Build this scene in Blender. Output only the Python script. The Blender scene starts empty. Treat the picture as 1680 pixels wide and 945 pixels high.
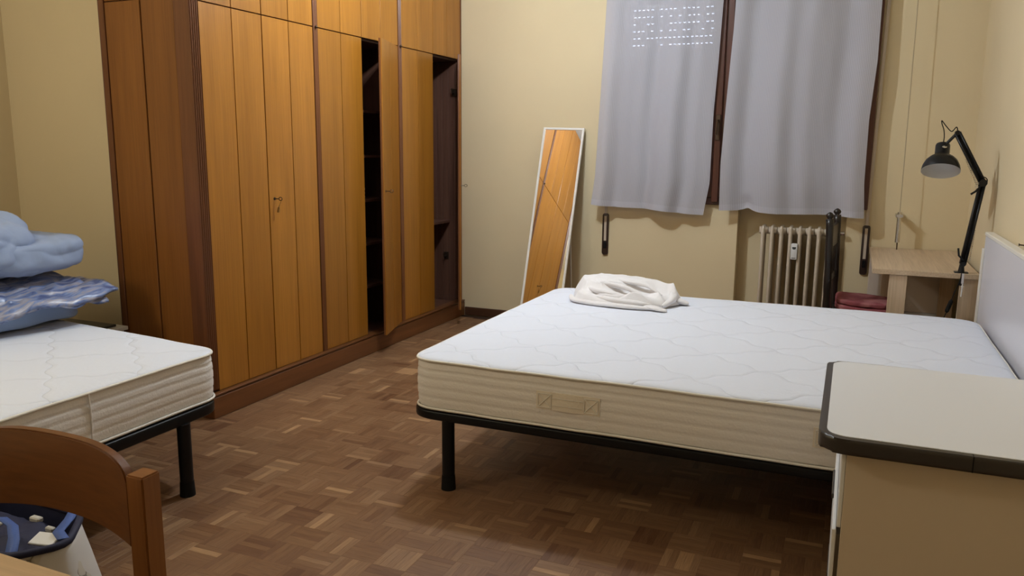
import bpy, bmesh, math, random
import numpy as np
from mathutils import Vector, Matrix, noise

scene = bpy.context.scene
random.seed(7)
rng = np.random.RandomState(7)
R = math.radians

# ------------------------------------------------------------------ camera
cam_d = bpy.data.cameras.new('camera')
cam = bpy.data.objects.new('camera', cam_d)
scene.collection.objects.link(cam)
cam_d.sensor_fit = 'HORIZONTAL'
cam_d.sensor_width = 36.0
cam_d.lens = 36.0 * 1311.5 / 1680.0
cam_d.clip_start = 0.05
_a, _p, _r = R(22.8464), R(-9.9883), R(0.4847)
_F = Vector((-math.sin(_a) * math.cos(_p), math.cos(_a) * math.cos(_p), math.sin(_p)))
_R0 = Vector((math.cos(_a), math.sin(_a), 0)); _U0 = _R0.cross(_F)
_Rt = _R0 * math.cos(_r) + _U0 * math.sin(_r); _Up = _U0 * math.cos(_r) - _R0 * math.sin(_r)
cam.matrix_world = Matrix(((_Rt.x, _Up.x, -_F.x, 0), (_Rt.y, _Up.y, -_F.y, 0), (_Rt.z, _Up.z, -_F.z, 1.4), (0, 0, 0, 1)))
scene.camera = cam

# ------------------------------------------------------------------ world (dusk outside), exposure
w = bpy.data.worlds.new('dusk'); scene.world = w; w.use_nodes = True
w.node_tree.nodes['Background'].inputs[0].default_value = (0.62, 0.72, 1.0, 1)
w.node_tree.nodes['Background'].inputs[1].default_value = 9.0
scene.view_settings.view_transform = 'Standard'
scene.view_settings.look = 'None'
scene.view_settings.exposure = 0.09
scene.view_settings.gamma = 1.0

# the room's ceiling lamp: two bulbs (the fitting itself is built further down)
BULBS = [(-1.92, 3.98, 2.80), (-1.83, 4.04, 2.80)]
for k, p in enumerate(BULBS):
    ld = bpy.data.lights.new('bulb_light', 'POINT'); ld.energy = 47; ld.shadow_soft_size = 0.028
    ld.color = (0.82, 0.91, 1.0)
    lo = bpy.data.objects.new('bulb_light', ld); lo.location = p; scene.collection.objects.link(lo)

# fill light added out of view for shaded walls and bed fronts (fitting built further down)
FILL_POS = (-3.3, 0.6, 2.72)
ld = bpy.data.lights.new('fill_light', 'POINT'); ld.energy = 46; ld.shadow_soft_size = 0.15; ld.color = (1.0, 0.92, 0.74)
lo = bpy.data.objects.new('fill_light', ld); lo.location = FILL_POS; scene.collection.objects.link(lo)

# ------------------------------------------------------------------ helpers
col = scene.collection
WLOC = {}

def tag(o, label=None, cat=None, group=None, kind=None):
    if label: o['label'] = label
    if cat: o['category'] = cat
    if group: o['group'] = group
    if kind: o['kind'] = kind
    return o

def thing(name, loc, label=None, cat=None, group=None, kind=None):
    o = bpy.data.objects.new(name, None); o.empty_display_size = 0.1
    o.location = loc; col.objects.link(o); WLOC[o.name] = Vector(loc)
    return tag(o, label, cat, group, kind)

def obj(name, bm, mat, parent=None, smooth=False, angle=None, base=False):
    """link a bmesh built in world coordinates as one object, origin at its centre"""
    xs = [v.co for v in bm.verts]
    mn = Vector((min(c.x for c in xs), min(c.y for c in xs), min(c.z for c in xs)))
    mx = Vector((max(c.x for c in xs), max(c.y for c in xs), max(c.z for c in xs)))
    c = (mn + mx) / 2
    if base: c.z = mn.z
    for v in bm.verts: v.co -= c
    me = bpy.data.meshes.new(name); bm.to_mesh(me); bm.free()
    mats = mat if isinstance(mat, (list, tuple)) else [mat]
    for m in mats: me.materials.append(m)
    if smooth:
        for p in me.polygons: p.use_smooth = True
    if angle is not None:
        for p in me.polygons: p.use_smooth = True
        try: me.set_sharp_from_angle(angle=R(angle))
        except Exception: pass
    o = bpy.data.objects.new(name, me); col.objects.link(o)
    WLOC[o.name] = c
    if parent is not None:
        o.parent = parent; o.location = c - WLOC[parent.name]
    else: o.location = c
    return o

def struct(name, bm, mat, parent=None, **k):
    o = obj(name, bm, mat, parent, **k)
    if parent is None: o['kind'] = 'structure'
    return o

def NB(): return bmesh.new()

def box(bm, x0, x1, y0, y1, z0, z1, bev=0.0, seg=1, mi=0):
    vs = [bm.verts.new((x, y, z)) for x in (x0, x1) for y in (y0, y1) for z in (z0, z1)]
    f = [(0, 1, 3, 2), (4, 6, 7, 5), (0, 4, 5, 1), (2, 3, 7, 6), (0, 2, 6, 4), (1, 5, 7, 3)]
    fs = [bm.faces.new([vs[i] for i in q]) for q in f]
    for q in fs: q.material_index = mi
    if bev > 0:
        es = list({e for q in fs for e in q.edges})
        bmesh.ops.bevel(bm, geom=es, offset=bev, segments=seg, profile=0.6, affect='EDGES')
    return vs

def hexa(bm, pts):
    """8 corner points ordered as box()"""
    vs = [bm.verts.new(p) for p in pts]
    for q in [(0, 1, 3, 2), (4, 6, 7, 5), (0, 4, 5, 1), (2, 3, 7, 6), (0, 2, 6, 4), (1, 5, 7, 3)]:
        bm.faces.new([vs[i] for i in q])
    return vs

def tube(bm, pts, r, n=10, cap=True):
    pts = [Vector(p) for p in pts]
    rr = r if isinstance(r, (list, tuple)) else [r] * len(pts)
    up = Vector((0, 0, 1)); rings = []
    t0 = (pts[1] - pts[0]).normalized()
    nrm = t0.cross(up)
    if nrm.length < 1e-3: nrm = t0.cross(Vector((1, 0, 0)))
    nrm.normalize()
    for i, p in enumerate(pts):
        a = pts[max(i - 1, 0)]; b = pts[min(i + 1, len(pts) - 1)]
        t = (b - a).normalized()
        nrm = (nrm - t * nrm.dot(t)).normalized(); bi = t.cross(nrm)
        rings.append([bm.verts.new(p + (nrm * math.cos(2 * math.pi * k / n) + bi * math.sin(2 * math.pi * k / n)) * rr[i]) for k in range(n)])
    for a, b in zip(rings, rings[1:]):
        for k in range(n): bm.faces.new((a[k], a[(k + 1) % n], b[(k + 1) % n], b[k]))
    if cap:
        bm.faces.new(rings[0][::-1]); bm.faces.new(rings[-1])

def lathe(bm, prof, n=24, M=None, cap=True):
    """prof: list of (r, z); M maps to world"""
    M = M or Matrix.Identity(4); rings = []
    for r, z in prof:
        rings.append([bm.verts.new(M @ Vector((r * math.cos(2 * math.pi * k / n), r * math.sin(2 * math.pi * k / n), z))) for k in range(n)])
    for a, b in zip(rings, rings[1:]):
        for k in range(n): bm.faces.new((a[k], a[(k + 1) % n], b[(k + 1) % n], b[k]))
    if cap:
        bm.faces.new(rings[0][::-1]); bm.faces.new(rings[-1])

def prism(bm, outline, z0, z1, bev=0, seg=1):
    """outline: list of (x, y)"""
    a = [bm.verts.new((x, y, z0)) for x, y in outline]; b = [bm.verts.new((x, y, z1)) for x, y in outline]
    n = len(a)
    for k in range(n): bm.faces.new((a[k], a[(k + 1) % n], b[(k + 1) % n], b[k]))
    f0 = bm.faces.new(a[::-1]); f1 = bm.faces.new(b)
    if bev > 0:
        bmesh.ops.bevel(bm, geom=list(f0.edges) + list(f1.edges), offset=bev, segments=seg, profile=0.6, affect='EDGES')

def round_poly(corners, rad, n=8):
    """rounded polygon through corner points (x, y), counter-clockwise"""
    out = []; m = len(corners)
    rad = rad if isinstance(rad, (list, tuple)) else [rad] * m
    for i in range(m):
        p = Vector(corners[i]); a = (Vector(corners[i - 1]) - p).normalized(); b = (Vector(corners[(i + 1) % m]) - p).normalized()
        r = rad[i]
        if r <= 0: out.append(tuple(p)); continue
        for k in range(n + 1):
            t = k / n
            q = (p + a * r) * (1 - t) ** 2 + p * 2 * t * (1 - t) + (p + b * r) * t ** 2
            out.append((q.x, q.y))
    return out

def smooth(pts, k=6):
    pts = [Vector(p) for p in pts]; out = []
    for i in range(len(pts) - 1):
        p0, p1, p2, p3 = pts[max(i - 1, 0)], pts[i], pts[i + 1], pts[min(i + 2, len(pts) - 1)]
        for j in range(k):
            f = j / k; out.append(.5 * ((2 * p1) + (-p0 + p2) * f + (2 * p0 - 5 * p1 + 4 * p2 - p3) * f * f + (-p0 + 3 * p1 - 3 * p2 + p3) * f ** 3))
    return out + [pts[-1]]

def fbm(p, o=3):
    s = 0; a = 1
    for _ in range(o):
        s += a * noise.noise(p); p = p * 2.07 + Vector((3.1, 1.7, 5.3)); a *= 0.5
    return s

def ridge(p): return 1 - abs(noise.noise(p)) * 2.2

# ------------------------------------------------------------------ materials
def newmat(name):
    m = bpy.data.materials.new(name); m.use_nodes = True
    nt = m.node_tree; b = nt.nodes['Principled BSDF']
    return m, nt, b

def N(nt, t, **k):
    n = nt.nodes.new(t)
    for a, v in k.items(): setattr(n, a, v)
    return n

def plain(name, c, rough=0.5, metal=0.0, bump=0.0, bscale=80, var=0.0, spec=None, sheen=0.0, coat=0.0):
    m, nt, b = newmat(name)
    b.inputs['Base Color'].default_value = (*c, 1); b.inputs['Roughness'].default_value = rough; b.inputs['Metallic'].default_value = metal
    if spec is not None: b.inputs['Specular IOR Level'].default_value = spec
    if sheen: b.inputs['Sheen Weight'].default_value = sheen
    if coat: b.inputs['Coat Weight'].default_value = coat
    tc = N(nt, 'ShaderNodeTexCoord'); nz = N(nt, 'ShaderNodeTexNoise'); nz.inputs['Scale'].default_value = bscale; nz.inputs['Detail'].default_value = 4
    nt.links.new(tc.outputs['Object'], nz.inputs['Vector'])
    if bump:
        bp = N(nt, 'ShaderNodeBump'); bp.inputs['Strength'].default_value = bump; bp.inputs['Distance'].default_value = 0.003
        nt.links.new(nz.outputs[0], bp.inputs['Height']); nt.links.new(bp.outputs[0], b.inputs['Normal'])
    if var:
        n2 = N(nt, 'ShaderNodeTexNoise'); n2.inputs['Scale'].default_value = 2.3; n2.inputs['Detail'].default_value = 5
        nt.links.new(tc.outputs['Object'], n2.inputs['Vector'])
        mx = N(nt, 'ShaderNodeMix', data_type='RGBA'); mx.inputs['A'].default_value = (*[x * (1 - var) for x in c], 1); mx.inputs['B'].default_value = (*[min(1, x * (1 + var)) for x in c], 1)
        nt.links.new(n2.outputs[0], mx.inputs['Factor']); nt.links.new(mx.outputs['Result'], b.inputs['Base Color'])
    return m

def wood(name, c1, c2, c3, axis='z', scale=1.0, rough=0.38, rand=0.25, bump=0.15, coat=0.0, fine=1.0):
    """long grain along one axis; every object gets its own shift and tone"""
    m, nt, b = newmat(name)
    tc = N(nt, 'ShaderNodeTexCoord'); oi = N(nt, 'ShaderNodeObjectInfo')
    ad = N(nt, 'ShaderNodeVectorMath', operation='MULTIPLY_ADD')
    ad.inputs[1].default_value = (1, 1, 1)
    sc = N(nt, 'ShaderNodeVectorMath', operation='SCALE'); sc.inputs['Scale'].default_value = 37.0
    cx = N(nt, 'ShaderNodeCombineXYZ')
    for i in range(3): nt.links.new(oi.outputs['Random'], cx.inputs[i])
    nt.links.new(cx.outputs[0], sc.inputs[0]); nt.links.new(tc.outputs['Object'], ad.inputs[0]); nt.links.new(sc.outputs[0], ad.inputs[2])
    mp = N(nt, 'ShaderNodeMapping'); s = [14 * scale] * 3; s['xyz'.index(axis)] = 0.7 * scale; mp.inputs['Scale'].default_value = s
    nt.links.new(ad.outputs[0], mp.inputs['Vector'])
    n1 = N(nt, 'ShaderNodeTexNoise'); n1.inputs['Scale'].default_value = 1.0; n1.inputs['Detail'].default_value = 6; n1.inputs['Roughness'].default_value = 0.6; n1.inputs['Distortion'].default_value = 0.6
    nt.links.new(mp.outputs[0], n1.inputs['Vector'])
    mp2 = N(nt, 'ShaderNodeMapping'); s2 = [160 * scale * fine] * 3; s2['xyz'.index(axis)] = 4 * scale; mp2.inputs['Scale'].default_value = s2
    nt.links.new(ad.outputs[0], mp2.inputs['Vector'])
    n2 = N(nt, 'ShaderNodeTexNoise'); n2.inputs['Scale'].default_value = 1.0; n2.inputs['Detail'].default_value = 3
    nt.links.new(mp2.outputs[0], n2.inputs['Vector'])
    cr = N(nt, 'ShaderNodeValToRGB'); e = cr.color_ramp.elements
    e[0].position = 0.28; e[0].color = (*c1, 1); e[1].position = 0.72; e[1].color = (*c3, 1)
    k = e.new(0.5); k.color = (*c2, 1)
    nt.links.new(n1.outputs[0], cr.inputs[0])
    mx = N(nt, 'ShaderNodeMix', data_type='RGBA', blend_type='MULTIPLY'); mx.inputs['Factor'].default_value = 0.35
    cr2 = N(nt, 'ShaderNodeValToRGB'); cr2.color_ramp.elements[0].position = 0.3; cr2.color_ramp.elements[0].color = (0.55, 0.5, 0.45, 1); cr2.color_ramp.elements[1].position = 0.6
    nt.links.new(n2.outputs[0], cr2.inputs[0]); nt.links.new(cr.outputs[0], mx.inputs['A']); nt.links.new(cr2.outputs[0], mx.inputs['B'])
    hs = N(nt, 'ShaderNodeHueSaturation'); mr = N(nt, 'ShaderNodeMapRange'); mr.inputs['To Min'].default_value = 1 - rand; mr.inputs['To Max'].default_value = 1 + rand
    nt.links.new(oi.outputs['Random'], mr.inputs['Value']); nt.links.new(mr.outputs[0], hs.inputs['Value']); nt.links.new(mx.outputs['Result'], hs.inputs['Color'])
    nt.links.new(hs.outputs[0], b.inputs['Base Color']); b.inputs['Roughness'].default_value = rough
    if coat: b.inputs['Coat Weight'].default_value = coat; b.inputs['Coat Roughness'].default_value = 0.2
    bp = N(nt, 'ShaderNodeBump'); bp.inputs['Strength'].default_value = bump; bp.inputs['Distance'].default_value = 0.001
    nt.links.new(n2.outputs[0], bp.inputs['Height']); nt.links.new(bp.outputs[0], b.inputs['Normal'])
    return m

M = {}
M['wall'] = plain('yellow_plaster', (0.69, 0.575, 0.37), 0.75, bump=0.12, bscale=140, var=0.05, spec=0.25)
M['ceiling'] = plain('white_ceiling', (0.84, 0.82, 0.76), 0.9)
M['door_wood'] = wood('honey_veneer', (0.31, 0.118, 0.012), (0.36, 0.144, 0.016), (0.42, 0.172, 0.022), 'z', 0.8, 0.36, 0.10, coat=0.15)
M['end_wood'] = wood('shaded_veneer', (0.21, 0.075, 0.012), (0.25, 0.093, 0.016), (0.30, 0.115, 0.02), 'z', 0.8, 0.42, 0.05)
M['trim_wood'] = wood('brown_trim', (0.12, 0.042, 0.013), (0.16, 0.056, 0.018), (0.21, 0.078, 0.026), 'z', 1.0, 0.38, 0.06)
M['plinth_wood'] = wood('brown_plinth', (0.12, 0.042, 0.012), (0.155, 0.055, 0.016), (0.20, 0.075, 0.023), 'y', 1.0, 0.38, 0.04)
M['inner_wood'] = wood('dark_inner', (0.10, 0.042, 0.026), (0.13, 0.056, 0.034), (0.17, 0.076, 0.046), 'z', 1.4, 0.5, 0.05)
M['window_wood'] = wood('mahogany', (0.060, 0.016, 0.010), (0.080, 0.022, 0.013), (0.11, 0.032, 0.018), 'z', 1.2, 0.3, 0.05, coat=0.3)
M['oak'] = wood('pale_oak', (0.50, 0.37, 0.24), (0.57, 0.43, 0.29), (0.63, 0.49, 0.34), 'y', 0.8, 0.45, 0.03)
M['oak_z'] = wood('pale_oak_upright', (0.50, 0.37, 0.24), (0.57, 0.43, 0.29), (0.63, 0.49, 0.34), 'z', 0.8, 0.45, 0.03)
M['chair_wood'] = wood('beech_stained', (0.14, 0.048, 0.012), (0.18, 0.064, 0.016), (0.22, 0.082, 0.022), 'x', 0.8, 0.35, 0.03, coat=0.1)
M['chair_wood_z'] = wood('beech_stained_up', (0.20, 0.072, 0.018), (0.25, 0.095, 0.024), (0.30, 0.12, 0.032), 'z', 0.8, 0.35, 0.03, coat=0.2)
M['table_wood'] = wood('light_table', (0.62, 0.42, 0.23), (0.68, 0.47, 0.27), (0.73, 0.52, 0.31), 'x', 0.6, 0.4, 0.03)
M['baseboard'] = wood('dark_skirting', (0.055, 0.022, 0.010), (0.075, 0.030, 0.014), (0.10, 0.042, 0.02), 'x', 1.0, 0.4, 0.03)
M['seam'] = plain('dark_gap', (0.035, 0.015, 0.007), 0.7)
M['black_metal'] = plain('black_enamel', (0.006, 0.006, 0.007), 0.4, bump=0.02, spec=0.25)
M['black_rubber'] = plain('black_rubber', (0.006, 0.006, 0.006), 0.7, spec=0.2)
M['chrome'] = plain('chrome', (0.7, 0.68, 0.65), 0.25, metal=1.0)
M['iron'] = plain('dark_iron', (0.09, 0.06, 0.04), 0.4, metal=0.8)
M['brass'] = plain('old_brass', (0.35, 0.22, 0.09), 0.35, metal=0.9)
M['white_frame'] = plain('white_paint', (0.78, 0.76, 0.72), 0.35)
M['slat_wood'] = wood('birch_slat', (0.55, 0.40, 0.24), (0.6, 0.45, 0.28), (0.65, 0.5, 0.32), 'x', 0.8, 0.5, 0.05)
M['headboard'] = plain('blue_grey_laminate', (0.66, 0.66, 0.72), 0.32, bump=0.02)
M['hb_edge'] = plain('pale_edge', (0.80, 0.77, 0.70), 0.4)
M['desk_top'] = plain('light_grey_laminate', (0.86, 0.89, 0.95), 0.38, bump=0.05, bscale=400)
M['desk_edge'] = plain('charcoal_edge', (0.045, 0.038, 0.034), 0.3)
M['desk_body'] = plain('beige_laminate', (0.68, 0.57, 0.44), 0.45, var=0.03)
M['desk_white'] = plain('white_laminate', (0.80, 0.80, 0.80), 0.35)
M['radiator'] = plain('radiator_enamel', (0.58, 0.50, 0.40), 0.35, bump=0.25, bscale=60, var=0.06)
M['plastic_white'] = plain('white_plastic', (0.75, 0.76, 0.77), 0.35)
M['lcd'] = plain('display_grey', (0.05, 0.055, 0.05), 0.2)
M['dark_chair'] = wood('ebonised', (0.008, 0.005, 0.004), (0.012, 0.007, 0.006), (0.018, 0.010, 0.008), 'z', 1.0, 0.35, 0.03, coat=0.15)
M['cord'] = plain('beige_cord', (0.42, 0.34, 0.22), 0.7)
M['strap'] = plain('shutter_strap', (0.55, 0.46, 0.36), 0.7, bump=0.2, bscale=300)
M['winder'] = plain('brown_plastic', (0.035, 0.018, 0.013), 0.35)
M['lamp_black'] = plain('lamp_black', (0.007, 0.007, 0.008), 0.35, spec=0.3)
M['lamp_in'] = plain('lamp_inside_white', (0.62, 0.61, 0.60), 0.4)
M['navy'] = plain('navy_fabric', (0.007, 0.010, 0.045), 0.7, bump=0.2)
M['blue_strap'] = plain('blue_webbing', (0.045, 0.10, 0.34), 0.6, bump=0.2, bscale=300)
M['cover_dark'] = plain('dark_cover', (0.04, 0.035, 0.03), 0.4)
M['paper'] = plain('paper_white', (0.50, 0.49, 0.46), 0.6)
M['shutter'] = plain('shutter_grey', (0.46, 0.48, 0.54), 0.5)

def mirror_mat():
    m, nt, b = newmat('mirror_silver'); b.inputs['Base Color'].default_value = (0.92, 0.90, 0.86, 1); b.inputs['Metallic'].default_value = 1; b.inputs['Roughness'].default_value = 0.008
    return m
M['mirror'] = mirror_mat()
M['panel'] = plain('pale_back_board', (0.70, 0.60, 0.50), 0.5)

def glass_mat():
    m, nt, b = newmat('window_glass')
    nt.nodes.remove(b); out = nt.nodes['Material Output']
    t = N(nt, 'ShaderNodeBsdfTransparent'); g = N(nt, 'ShaderNodeBsdfGlossy'); g.inputs['Roughness'].default_value = 0.12
    f = N(nt, 'ShaderNodeFresnel'); mx = N(nt, 'ShaderNodeMixShader')
    nt.links.new(f.outputs[0], mx.inputs[0]); nt.links.new(t.outputs[0], mx.inputs[1]); nt.links.new(g.outputs[0], mx.inputs[2]); nt.links.new(mx.outputs[0], out.inputs[0])
    return m
M['glass'] = glass_mat()

def curtain_mat(name, trans):
    m, nt, b = newmat(name); nt.nodes.remove(b); out = nt.nodes['Material Output']
    uv = N(nt, 'ShaderNodeTexCoord'); sp = N(nt, 'ShaderNodeSeparateXYZ'); nt.links.new(uv.outputs['UV'], sp.inputs[0])
    m1 = N(nt, 'ShaderNodeMath', operation='MULTIPLY'); m1.inputs[1].default_value = 2 * math.pi / 0.0125
    nt.links.new(sp.outputs[0], m1.inputs[0])
    s1 = N(nt, 'ShaderNodeMath', operation='SINE'); nt.links.new(m1.outputs[0], s1.inputs[0])
    cr = N(nt, 'ShaderNodeValToRGB'); cr.color_ramp.elements[0].position = 0.35; cr.color_ramp.elements[0].color = (0.60, 0.60, 0.67, 1)
    cr.color_ramp.elements[1].position = 0.95; cr.color_ramp.elements[1].color = (0.48, 0.47, 0.51, 1)
    mr = N(nt, 'ShaderNodeMapRange'); mr.inputs['From Min'].default_value = -1; nt.links.new(s1.outputs[0], mr.inputs['Value']); nt.links.new(mr.outputs[0], cr.inputs[0])
    nz = N(nt, 'ShaderNodeTexNoise'); nz.inputs['Scale'].default_value = 500; nt.links.new(uv.outputs['UV'], nz.inputs['Vector'])
    bp = N(nt, 'ShaderNodeBump'); bp.inputs['Strength'].default_value = 0.2; bp.inputs['Distance'].default_value = 0.001; nt.links.new(nz.outputs[0], bp.inputs['Height'])
    d = N(nt, 'ShaderNodeBsdfDiffuse'); t = N(nt, 'ShaderNodeBsdfTranslucent'); tr = N(nt, 'ShaderNodeBsdfTransparent')
    nt.links.new(cr.outputs[0], d.inputs[0]); nt.links.new(cr.outputs[0], t.inputs[0]); nt.links.new(bp.outputs[0], d.inputs['Normal'])
    a = N(nt, 'ShaderNodeMixShader'); a.inputs[0].default_value = 0.22; nt.links.new(d.outputs[0], a.inputs[1]); nt.links.new(t.outputs[0], a.inputs[2])
    b2 = N(nt, 'ShaderNodeMixShader'); b2.inputs[0].default_value = trans; nt.links.new(a.outputs[0], b2.inputs[1]); nt.links.new(tr.outputs[0], b2.inputs[2])
    nt.links.new(b2.outputs[0], out.inputs[0])
    return m
M['curtain'] = curtain_mat('striped_voile', 0.10)
M['curtain_hem'] = curtain_mat('striped_voile_hem', 0.02)

def quilt_mat(name, c, period=0.30, amp=0.012):
    """stitched wavy diamond lines on the mattress ticking"""
    m, nt, b = newmat(name); b.inputs['Base Color'].default_value = (*c, 1); b.inputs['Roughness'].default_value = 0.75
    b.inputs['Sheen Weight'].default_value = 0.1; b.inputs['Specular IOR Level'].default_value = 0.2
    tc = N(nt, 'ShaderNodeTexCoord'); sp = N(nt, 'ShaderNodeSeparateXYZ'); nt.links.new(tc.outputs['Object'], sp.inputs[0])
    def math2(op, a, bb=None, v=None):
        n = N(nt, 'ShaderNodeMath', operation=op)
        if hasattr(a, 'is_linked') or not isinstance(a, (int, float)): nt.links.new(a, n.inputs[0])
        else: n.inputs[0].default_value = a
        if bb is not None:
            if isinstance(bb, (int, float)): n.inputs[1].default_value = bb
            else: nt.links.new(bb, n.inputs[1])
        if v is not None: n.inputs[2].default_value = v
        return n.outputs[0]
    heights = []
    for sgn in (1, -1):
        s = math2('ADD', math2('MULTIPLY', sp.outputs[0], 0.62 * sgn), math2('MULTIPLY', sp.outputs[1], 0.78))
        along = math2('SUBTRACT', math2('MULTIPLY', sp.outputs[0], 0.78), math2('MULTIPLY', sp.outputs[1], 0.62 * sgn))
        wob = math2('MULTIPLY', math2('SINE', math2('MULTIPLY', along, 2 * math.pi / 0.16)), amp)
        q = math2('ADD', s, wob)
        fr = math2('PINGPONG', q, period / 2)
        g = math2('MULTIPLY', fr, 1 / 0.020)
        heights.append(math2('MINIMUM', g, 1.0))
    h = math2('MINIMUM', heights[0], heights[1])
    h2 = math2('POWER', h, 0.5)
    nz = N(nt, 'ShaderNodeTexNoise'); nz.inputs['Scale'].default_value = 45; nz.inputs['Detail'].default_value = 5; nt.links.new(tc.outputs['Object'], nz.inputs['Vector'])
    hh = math2('ADD', h2, math2('MULTIPLY', nz.outputs[0], 0.35))
    bp = N(nt, 'ShaderNodeBump'); bp.inputs['Strength'].default_value = 0.8; bp.inputs['Distance'].default_value = 0.006
    nt.links.new(hh, bp.inputs['Height']); nt.links.new(bp.outputs[0], b.inputs['Normal'])
    return m
M['ticking'] = quilt_mat('white_ticking', (0.75, 0.79, 0.89))
M['border'] = plain('cream_border', (0.82, 0.78, 0.74), 0.8, bump=0.5, bscale=120, sheen=0.1)
M['piping'] = plain('white_piping', (0.80, 0.77, 0.70), 0.7)
M['handle_tape'] = plain('cream_handle', (0.80, 0.72, 0.60), 0.75, bump=0.4, bscale=200)
M['sheet'] = plain('white_cotton', (0.80, 0.78, 0.79), 0.85, bump=0.3, bscale=60, sheen=0.15)
M['duvet'] = plain('pale_blue_cotton', (0.29, 0.365, 0.54), 0.8, bump=0.8, bscale=14, sheen=0.15)
M['blanket'] = plain('light_blue_cotton', (0.31, 0.43, 0.68), 0.8, bump=0.2, bscale=40, sheen=0.15)

def spread_mat():
    m, nt, b = newmat('satin_stripes'); b.inputs['Roughness'].default_value = 0.32; b.inputs['Sheen Weight'].default_value = 0.2
    tc = N(nt, 'ShaderNodeTexCoord'); mp = N(nt, 'ShaderNodeMapping'); mp.inputs['Rotation'].default_value = (0.3, 0.4, 0.8); mp.inputs['Scale'].default_value = (34, 5, 20)
    nt.links.new(tc.outputs['Object'], mp.inputs[0]); nz = N(nt, 'ShaderNodeTexNoise'); nz.inputs['Scale'].default_value = 1.0; nz.inputs['Detail'].default_value = 4; nz.inputs['Distortion'].default_value = 1.2
    nt.links.new(mp.outputs[0], nz.inputs['Vector'])
    cr = N(nt, 'ShaderNodeValToRGB'); e = cr.color_ramp.elements
    e[0].position = 0.36; e[0].color = (0.06, 0.09, 0.25, 1); e[1].position = 0.66; e[1].color = (0.50, 0.55, 0.70, 1)
    k = e.new(0.48); k.color = (0.20, 0.28, 0.52, 1); k = e.new(0.56); k.color = (0.36, 0.34, 0.40, 1)
    nt.links.new(nz.outputs[0], cr.inputs[0]); nt.links.new(cr.outputs[0], b.inputs['Base Color'])
    return m
M['spread'] = spread_mat()

def bag_mat():
    m, nt, b = newmat('printed_bag'); b.inputs['Roughness'].default_value = 0.4
    tc = N(nt, 'ShaderNodeTexCoord'); v = N(nt, 'ShaderNodeTexVoronoi'); v.feature = 'DISTANCE_TO_EDGE'; v.inputs['Scale'].default_value = 16
    nt.links.new(tc.outputs['Object'], v.inputs['Vector'])
    nz = N(nt, 'ShaderNodeTexNoise'); nz.inputs['Scale'].default_value = 9; nt.links.new(tc.outputs['Object'], nz.inputs['Vector'])
    cr = N(nt, 'ShaderNodeValToRGB'); e = cr.color_ramp.elements
    e[0].position = 0.0; e[0].color = (0.15, 0.13, 0.10, 1); e[1].position = 0.05; e[1].color = (0.62, 0.60, 0.54, 1)
    c2 = N(nt, 'ShaderNodeMix', data_type='RGBA'); c2.inputs['A'].default_value = (0.68, 0.68, 0.68, 1)
    th = N(nt, 'ShaderNodeMath', operation='GREATER_THAN'); th.inputs[1].default_value = 0.58
    nt.links.new(nz.outputs[0], th.inputs[0]); nt.links.new(v.outputs['Distance'], cr.inputs[0]); nt.links.new(th.outputs[0], c2.inputs['Factor']); nt.links.new(cr.outputs[0], c2.inputs['B'])
    nt.links.new(c2.outputs['Result'], b.inputs['Base Color'])
    return m
M['bag'] = bag_mat()

def cushion_mat():
    m, nt, b = newmat('red_cushion'); b.inputs['Roughness'].default_value = 0.8
    tc = N(nt, 'ShaderNodeTexCoord'); nz = N(nt, 'ShaderNodeTexNoise'); nz.inputs['Scale'].default_value = 10; nt.links.new(tc.outputs['Object'], nz.inputs['Vector'])
    cr = N(nt, 'ShaderNodeValToRGB'); cr.color_ramp.elements[0].position = 0.45; cr.color_ramp.elements[0].color = (0.26, 0.06, 0.07, 1)
    cr.color_ramp.elements[1].position = 0.62; cr.color_ramp.elements[1].color = (0.42, 0.15, 0.15, 1)
    nt.links.new(nz.outputs[0], cr.inputs[0]); nt.links.new(cr.outputs[0], b.inputs['Base Color'])
    return m
M['cushion'] = cushion_mat()

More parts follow.
